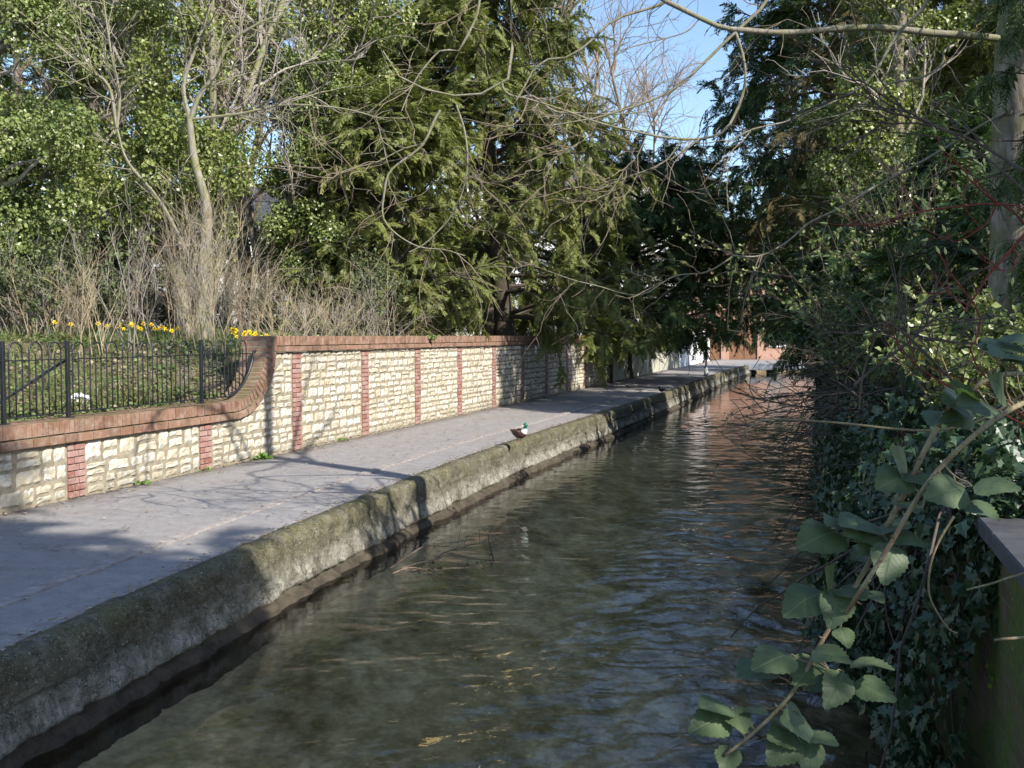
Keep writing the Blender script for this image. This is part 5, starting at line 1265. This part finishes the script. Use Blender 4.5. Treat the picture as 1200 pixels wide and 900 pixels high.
# fallen branch in the shallows
M['deadwood'] = m_bark('dead_wood', (.10, .075, .055), (.24, .18, .13), None)
def fallen():
    rng = RS(61); c = on(497, 656, WATER); t = root('fallen_branch', c, 'tangled reddish dead branch caught in the shallows below the kerb', 'branch')
    mb = MB(); a = [on(470, 666, WATER) , on(490, 660, WATER + .05), on(512, 655, WATER + .10), on(525, 650, WATER + .12), on(555, 655, WATER + .04), on(580, 657, WATER - .03)]
    P = resample(a, 16)[None]; tubes(mb, P, taper(1, 16, .009, .005), 7)
    P0 = np.stack([resample(x, 12) for x in ([on(500, 664, WATER - .02), on(520, 648, WATER + .13), on(545, 640, WATER + .2), on(570, 635, WATER + .25)], [on(455, 668, WATER - .02), on(480, 650, WATER + .12), on(500, 640, WATER + .16), on(530, 641, WATER + .12)], [on(460, 672, WATER), on(480, 665, WATER + .03), on(500, 668, WATER), on(510, 672, WATER - .02)], [on(578, 655, WATER), on(574, 640, WATER + .2), on(572, 628, WATER + .35), on(574, 622, WATER + .4)])])
    tubes(mb, P0, taper(4, 12, .008, .003), 5); A = np.concatenate([resample3(P, 12), P0])
    S, D, _, _ = kids(rng, A, 7, .1, 1, .8, .3, .0); P1 = walk(rng, S, D, rng.uniform(.06, .28, len(S)), 7, .2, -.02); tubes(mb, P1, taper(len(P1), 7, .003, .0014), 4)
    part(mb, 'stems', M['deadwood'], t)
    mb = MB(); S, D, _, _ = kids(rng, A, 7, .1, .8, .8, .3, -.4); S[:, 2] = WATER + .008; inst(mb, KITE_V, KITE_F, S, D, rng.randn(len(S), 3) * .3 + [0, 0, 1], .05 * rng.uniform(.5, 1.2, len(S)))
    part(mb, 'dead_leaves', m_leaf('dead_leaves', [(.08, .05, .035), (.14, .09, .06)], .6, .1), t)
fallen()
# ------------------------------------------------------------------ bramble in the foreground
def m_bramble():
    m, nt = newmat('bramble_leaf'); N = NT(nt); g = N.n('ShaderNodeNewGeometry'); O = N.obj()
    a = N.noise(60, 4, .6, N.pos()); oi = N.n('ShaderNodeObjectInfo')
    c = N.ramp(a, [(.3, (.055, .088, .045)), (.7, (.10, .14, .07))]); c = N.mix(N.math('MULTIPLY', oi.outputs['Random'], .4), c, (.085, .11, .045))
    c = N.mix(g.outputs['Backfacing'], c, (.10, .14, .095))
    s = N.n('ShaderNodeSeparateXYZ'); N.l(O, s.inputs[0])           # side veins run forward from the midrib
    ax = N.math('ABSOLUTE', s.outputs[1]); ph = N.math('SUBTRACT', s.outputs[0], N.math('MULTIPLY', ax, .75))
    sn = N.math('SINE', N.math('MULTIPLY', ph, 48)); vein = N.ramp(sn, [(.90, 0.), (1., 1.)]); mid = N.ramp(ax, [(0., 1.), (.022, 0.)])
    v = N.math('MAXIMUM', N.math('MULTIPLY', vein, .35), mid)
    c = N.mix(N.math('MULTIPLY', v, .5), c, (.17, .21, .12))
    nor = N.bump(N.math('ADD', N.math('MULTIPLY', v, -.6), N.math('MULTIPLY', a, .5)), .6, .002)
    p = N.princ(c, .5, nor, .3); t = N.n('ShaderNodeBsdfTranslucent'); t.inputs['Color'].default_value = (.11, .18, .03, 1)
    mx = N.n('ShaderNodeMixShader'); mx.inputs[0].default_value = .22; N.l(p, mx.inputs[1]); N.l(t.outputs[0], mx.inputs[2]); N.out(mx.outputs[0]); return m
M['bramble'] = m_bramble()
def leaf_mesh(seed, wid):
    rng = RS(seed); n = 17; xs = np.linspace(0, 1, n); rows = []
    w = wid * np.sin(PI * np.clip(xs, 0, 1) ** .72) ** .75 * (1 - .25 * xs); w[0] = .02; w[-1] = .0
    cx = .12 * rng.randn(); tw = .3 * rng.randn(); V = []; m = 4
    for i, x in enumerate(xs):
        for j in range(-m, m + 1):
            y = w[i] * j / m
            xx = x
            if abs(j) == m: y *= 1.0 + (.045 if i % 2 else -.035); xx = x + (.028 if i % 2 else -.012)
            z = .13 * abs(y) ** 1.15 - .14 * x * x + .007 * math.sin(26 * (x - .7 * abs(y))) * min(1, abs(y) * 6) + .03 * math.sin(5 * x + y * 7) + tw * y * x * .6 + cx * x * (1 - x)
            V.append((xx, y, z))
    k = 2 * m + 1; F = [[i * k + j, (i + 1) * k + j, (i + 1) * k + j + 1, i * k + j + 1] for i in range(n - 1) for j in range(k - 1)]
    mb = MB(); mb.add(V, F); me = mb.mesh('bramble_leaf', M['bramble'], True); return me
BL = [leaf_mesh(400 + i, .40 + .04 * (i % 3)) for i in range(7)]
from mathutils import Matrix
def bramble():
    base = v3(1.62, 1.75, 1.0); t = root('bramble', base, 'bramble arching in from the right edge with large toothed green leaves over the ivy', 'bramble'); rng = RS(77)
    canes = [([(1330, 560, 1.9), (1290, 440, 1.65), (1200, 472, 1.42), (1149, 504), (1099, 551), (1071, 590), (1042, 640), (1010, 690), (985, 730, 1.45)], 1.38, .0052, .003),
             ([(1099, 501), (1081, 533), (1060, 579), (1042, 611), (1013, 669), (974, 733), (964, 750), (930, 810), (885, 857), (850, 885)], 1.45, .0042, .0025),
             ([(1330, 400, 1.8), (1240, 425, 1.6), (1200, 462), (1145, 494), (1099, 504), (1053, 503), (989, 496), (946, 493), (905, 491), (880, 498), (868, 520)], 1.6, .0032, .0014),
             ([(1240, 440, 1.7), (1170, 440), (1130, 465), (1110, 480), (1099, 501)], 1.5, .004, .0035),
             ([(1300, 650, 1.7), (1200, 672), (1165, 683), (1133, 691)], 1.45, .0035, .0015), ([(1300, 740, 1.7), (1200, 747), (1166, 750)], 1.45, .003, .002),
             ([(1118, 605), (1100, 635), (1090, 665), (1090, 700), (1110, 735), (1122, 742)], 1.5, .002, .001)]
    cm = m_bark('bramble_cane', (.16, .15, .07), (.34, .29, .19), (.20, .10, .07), .6, 14)
    for pts, Yd, r0, r1 in canes:
        P = px_line(pts, Yd, 34); mb = MB(); tubes(mb, P, np.linspace(r0, r1, 34), 9, cap=True)
        if r0 > .004:                                   # thorns
            for k in range(3, 32):
                d = nrm(rng.randn(3)); T = nrm(P[k + 1] - P[k]); d = nrm(d - T * (d @ T)); tubes(mb, np.array([P[k] + d * r0 * .7, P[k] + d * (r0 + .003), P[k] + d * (r0 + .006) - T * .002]), np.array([.0018, .001, .0002]), 5)
        part(mb, 'cane', cm, t, True)
    # (centre x, centre y, length px, pointing angle in the picture (0 right, 90 down), depth, facing tilt)
    Ls = [(1110, 575, 42, 170, 1.36, .3), (1168, 568, 58, -4, 1.34, .9), (1152, 597, 46, 20, 1.36, .5), (1172, 453, 32, 250, 1.42, .2), (1149, 474, 44, 200, 1.45, .6), (1122, 470, 24, 200, 1.5, .3), (1122, 488, 28, 170, 1.5, .3),
          (1172, 402, 38, 185, 1.42, .8), (1196, 396, 36, 10, 1.42, .9), (1180, 412, 34, 200, 1.40, .9), (1192, 424, 40, 10, 1.4, .9), (1058, 540, 34, 250, 1.46, .2), (1047, 562, 36, 160, 1.44, .5), (1075, 560, 32, 20, 1.44, .4), (1066, 592, 26, 20, 1.42, .7),
          (1006, 611, 36, 190, 1.45, .8), (984, 612, 28, 200, 1.47, .9), (960, 629, 50, 168, 1.46, .8), (1017, 624, 40, 190, 1.44, .7), (1047, 615, 40, -12, 1.44, .9), (1062, 631, 46, 8, 1.42, .5), (1024, 637, 32, 150, 1.43, .5), (1042, 659, 48, 95, 1.40, .15),
          (975, 679, 28, 275, 1.46, .3), (942, 704, 54, 155, 1.45, .8), (980, 712, 46, 100, 1.43, .2), (1001, 692, 30, 20, 1.44, .8), (1024, 698, 26, 15, 1.45, .9), (905, 772, 46, 165, 1.44, .9), (884, 783, 34, 165, 1.46, .9), (974, 767, 46, 10, 1.42, .4), (1022, 777, 52, 0, 1.42, .9), (946, 785, 38, 130, 1.45, .3), (960, 795, 34, 150, 1.46, .5),
          (980, 808, 46, 115, 1.42, .15), (1026, 808, 54, 20, 1.42, .3), (832, 846, 46, 160, 1.45, .4), (866, 843, 32, 60, 1.45, .3), (884, 832, 28, 0, 1.46, .8), (838, 825, 28, 190, 1.46, .8), (917, 877, 46, 130, 1.44, .3), (949, 888, 46, 95, 1.44, .1), (962, 863, 42, 10, 1.44, .9), (853, 889, 34, 100, 1.45, .2), (935, 845, 30, 200, 1.45, .4), (918, 860, 30, 180, 1.45, .6),
          (1100, 487, 20, 150, 1.5, .6), (1133, 456, 24, 300, 1.48, .5), (1012, 650, 22, 180, 1.47, .4), (990, 745, 24, 60, 1.45, .4)]
    off = np.array(t.location)
    for i, (x, y, L, ang, Yd, tilt) in enumerate(Ls):
        L *= .93
        a = math.radians(ang); dx, dy = math.cos(a), math.sin(a)
        b = at(x - dx * L / 2, y - dy * L / 2, Yd + .02); e = at(x + dx * L / 2, y + dy * L / 2, Yd - .02 - .01 * rng.rand())
        X = nrm(e - b); Nn = v3(.15 * rng.randn() + .1, -1 + .55 * tilt, .35 + 1.0 * tilt); Nn = nrm(Nn - X * (Nn @ X)); Yv = np.cross(Nn, X); s_ = np.linalg.norm(e - b)
        o = bpy.data.objects.new('leaf', BL[i % 7]); COL.objects.link(o); o.parent = t
        wd = 1.0 if tilt < .6 else 1.15
        Mx = Matrix(((X[0] * s_, Yv[0] * s_ * wd, Nn[0] * s_, b[0] - off[0]), (X[1] * s_, Yv[1] * s_ * wd, Nn[1] * s_, b[1] - off[1]), (X[2] * s_, Yv[2] * s_ * wd, Nn[2] * s_, b[2] - off[2]), (0, 0, 0, 1)))
        o.matrix_local = Mx
        
    # leaf stalks join the cane
    C = np.concatenate([px_line(p, yd, 60) for p, yd, _, _ in canes[:4]]); B = np.array([at(x - math.cos(math.radians(g)) * L / 2, y - math.sin(math.radians(g)) * L / 2, Yd + .02) for x, y, L, g, Yd, _ in Ls])
    j = [np.argmin(np.linalg.norm(C - b, axis=1)) for b in B]; P = limb_to(rng, C[j], B, 6, .2); mb = MB(); tubes(mb, P, taper(len(P), 6, .0014, .0010), 5); part(mb, 'leaf_stalks', cm, t)
bramble()
# ------------------------------------------------------------------ red stemmed dogwood
def dogwood():
    base = v3(1.95, 3.2, 1.2); t = root('dogwood', base, 'red stemmed dogwood with opening pale green buds in front of the right bank', 'shrub'); rng = RS(66)
    st = [([(1240, 520, 3.3), (1180, 470), (1138, 416), (1147, 391), (1148, 369), (1138, 351), (1116, 324), (1101, 297)], .0055, .003), ([(1240, 520, 3.3), (1133, 462), (1111, 453), (1089, 439), (1064, 418), (1047, 393), (1037, 376)], .0055, .003),
          ([(1138, 360), (1116, 347), (1100, 329), (1090, 316)], .003, .0018), ([(1250, 330, 3.3), (1190, 250), (1168, 240), (1143, 240), (1067, 250), (1030, 265), (1007, 263), (985, 248)], .006, .0025),
          ([(1250, 330, 3.3), (1200, 247), (1168, 240), (1153, 220), (1130, 200), (1107, 177)], .006, .003), ([(1168, 240), (1160, 256), (1150, 267), (1123, 283), (1113, 281), (1108, 272)], .004, .002),
          ([(1230, 230, 3.3), (1200, 275), (1160, 320), (1146, 342), (1130, 365)], .007, .005), ([(1150, 267), (1135, 250), (1125, 225)], .0025, .0015), ([(1200, 300, 3.3), (1180, 317), (1160, 310), (1145, 298)], .003, .0015)]
    dk = [([(1140, 470), (1070, 400), (1037, 376), (1029, 387), (1016, 422), (1009, 449), (1007, 480)], .005, .003), ([(1037, 376), (1055, 384), (1073, 391), (1085, 400)], .004, .003), ([(1000, 452), (1033, 424), (1067, 400), (1093, 376), (1133, 373), (1142, 395)], .005, .003),
          ([(1037, 376), (1060, 365), (1085, 355), (1110, 330)], .003, .002), ([(1200, 200, 3.3), (1140, 165), (1080, 140), (1010, 95), (990, 75)], .006, .002), ([(1080, 140), (1040, 130), (1000, 110), (930, 140), (900, 150)], .004, .0015),
          ([(1230, 250, 3.3), (1150, 180), (1100, 150), (1050, 145), (1000, 165), (950, 178), (930, 170), (920, 160)], .005, .0018)]
    mb = MB(); S_ = []
    for pts, r0, r1 in st: P = px_line(pts, 3.2, 18); tubes(mb, P, np.linspace(r0, r1, 18) * .7, 7); S_.append(P)
    A = np.stack(S_); S, D, _, _ = kids(rng, A, 2, .3, 1, .7, .2, .25); P1 = walk(rng, S, D, rng.uniform(.06, .25, len(S)), 6, .1, .03); tubes(mb, P1, taper(len(P1), 6, .0022, .0014), 5); part(mb, 'red_stems', M['red'], t, True)
    E = np.concatenate([A[:, -1], P1[:, -1]]); T = nrm(np.concatenate([A[:, -1] - A[:, -2], P1[:, -1] - P1[:, -2]])); mb = MB()
    PB = np.stack([E, E + T * .012, E + T * .026], 1); bm_ = m_plain('bud_green', (.42, .44, .16), .5)
    for q in PB:
        mb = MB(); tubes(mb, q, np.array([.0022, .0045, .0006]), 6); part(mb, 'bud', bm_, t, True)
    mb = MB(); S_ = []
    for pts, r0, r1 in dk: P = px_line(pts, 3.4, 18); tubes(mb, P, np.linspace(r0, r1, 18), 6); S_.append(P)
    A = np.stack(S_); S, D, _, _ = kids(rng, A, 9, .1, 1, .7, .3, .1); P1 = walk(rng, S, D, rng.uniform(.1, .5, len(S)), 7, .15, .01); tubes(mb, P1, taper(len(P1), 7, .0028, .0014), 4); part(mb, 'dark_stems', M['twig_dark'], t)
dogwood()
# moss and dry stalks on the bare wall in the corner
def corner():
    rng = RS(88); mb = MB(); n = 5200; Y = rng.uniform(2.4, 4.6, n); z = rng.uniform(-.6, .96, n); P = np.stack([BX(Y), Y, z], 1) + RN * (.005 + .02 * rng.rand(n))[:, None]
    k = fbm(P, 3.0, 3) > .12; P = P[k]; m = len(P); inst(mb, KITE_V, KITE_F, P, rng.randn(m, 3), RN + rng.randn(m, 3) * .7, .022 * rng.uniform(.5, 1.4, m)); o = mb.build('moss', m_leaf('moss_green', [(.03, .06, .01), (.09, .14, .02), (.15, .19, .04)], .8, .1, .1)); tag(o, 'bright moss cushions on the bare brick of the right bank wall', 'moss', kind='stuff')
corner()
# ------------------------------------------------------------------ camera, light, sky
cam_d = bpy.data.cameras.new('camera'); cam = bpy.data.objects.new('camera', cam_d); COL.objects.link(cam)
cam.location = (0, 0, CAMZ); cam.rotation_euler = (PI / 2 - TILT, 0, 0)
cam_d.sensor_width = 36; cam_d.lens = 36; cam_d.clip_start = .05; cam_d.clip_end = 5000
scene.camera = cam
SUN_EL = math.radians(37)
to_sun = nrm(v3(.74, -.67, 0)) * math.cos(SUN_EL) + v3(0, 0, math.sin(SUN_EL))
sd = bpy.data.lights.new('sun', 'SUN'); so = bpy.data.objects.new('sun', sd); COL.objects.link(so)
sd.energy = 5.0; sd.angle = math.radians(.5); sd.color = (1, .95, .86)
from mathutils import Vector
so.rotation_euler = Vector(tuple(to_sun)).to_track_quat('Z', 'Y').to_euler(); so.location = (8, -6, 12)
w = bpy.data.worlds.new('World'); scene.world = w; w.use_nodes = True
nt = w.node_tree; nt.nodes.clear(); N = NT(nt)
sky = N.n('ShaderNodeTexSky'); sky.sky_type = 'NISHITA'; sky.sun_disc = False; sky.sun_elevation = SUN_EL
sky.sun_rotation = math.atan2(to_sun[0], to_sun[1]); sky.dust_density = .6; sky.air_density = 1.0; sky.ozone_density = 2.5
bg = N.n('ShaderNodeBackground'); bg.inputs['Strength'].default_value = .15; N.l(sky.outputs[0], bg.inputs['Color'])
ow = N.n('ShaderNodeOutputWorld'); N.l(bg.outputs[0], ow.inputs['Surface'])
scene.view_settings.view_transform = 'Standard'; scene.view_settings.look = 'None'; scene.view_settings.gamma = 1
scene.view_settings.exposure = .74; scene.view_settings.use_curve_mapping = False
scene.render.engine = 'CYCLES'
scene.cycles.max_bounces = 6; scene.cycles.transparent_max_bounces = 8; scene.cycles.diffuse_bounces = 3; scene.cycles.glossy_bounces = 3
scene.cycles.use_denoising = True
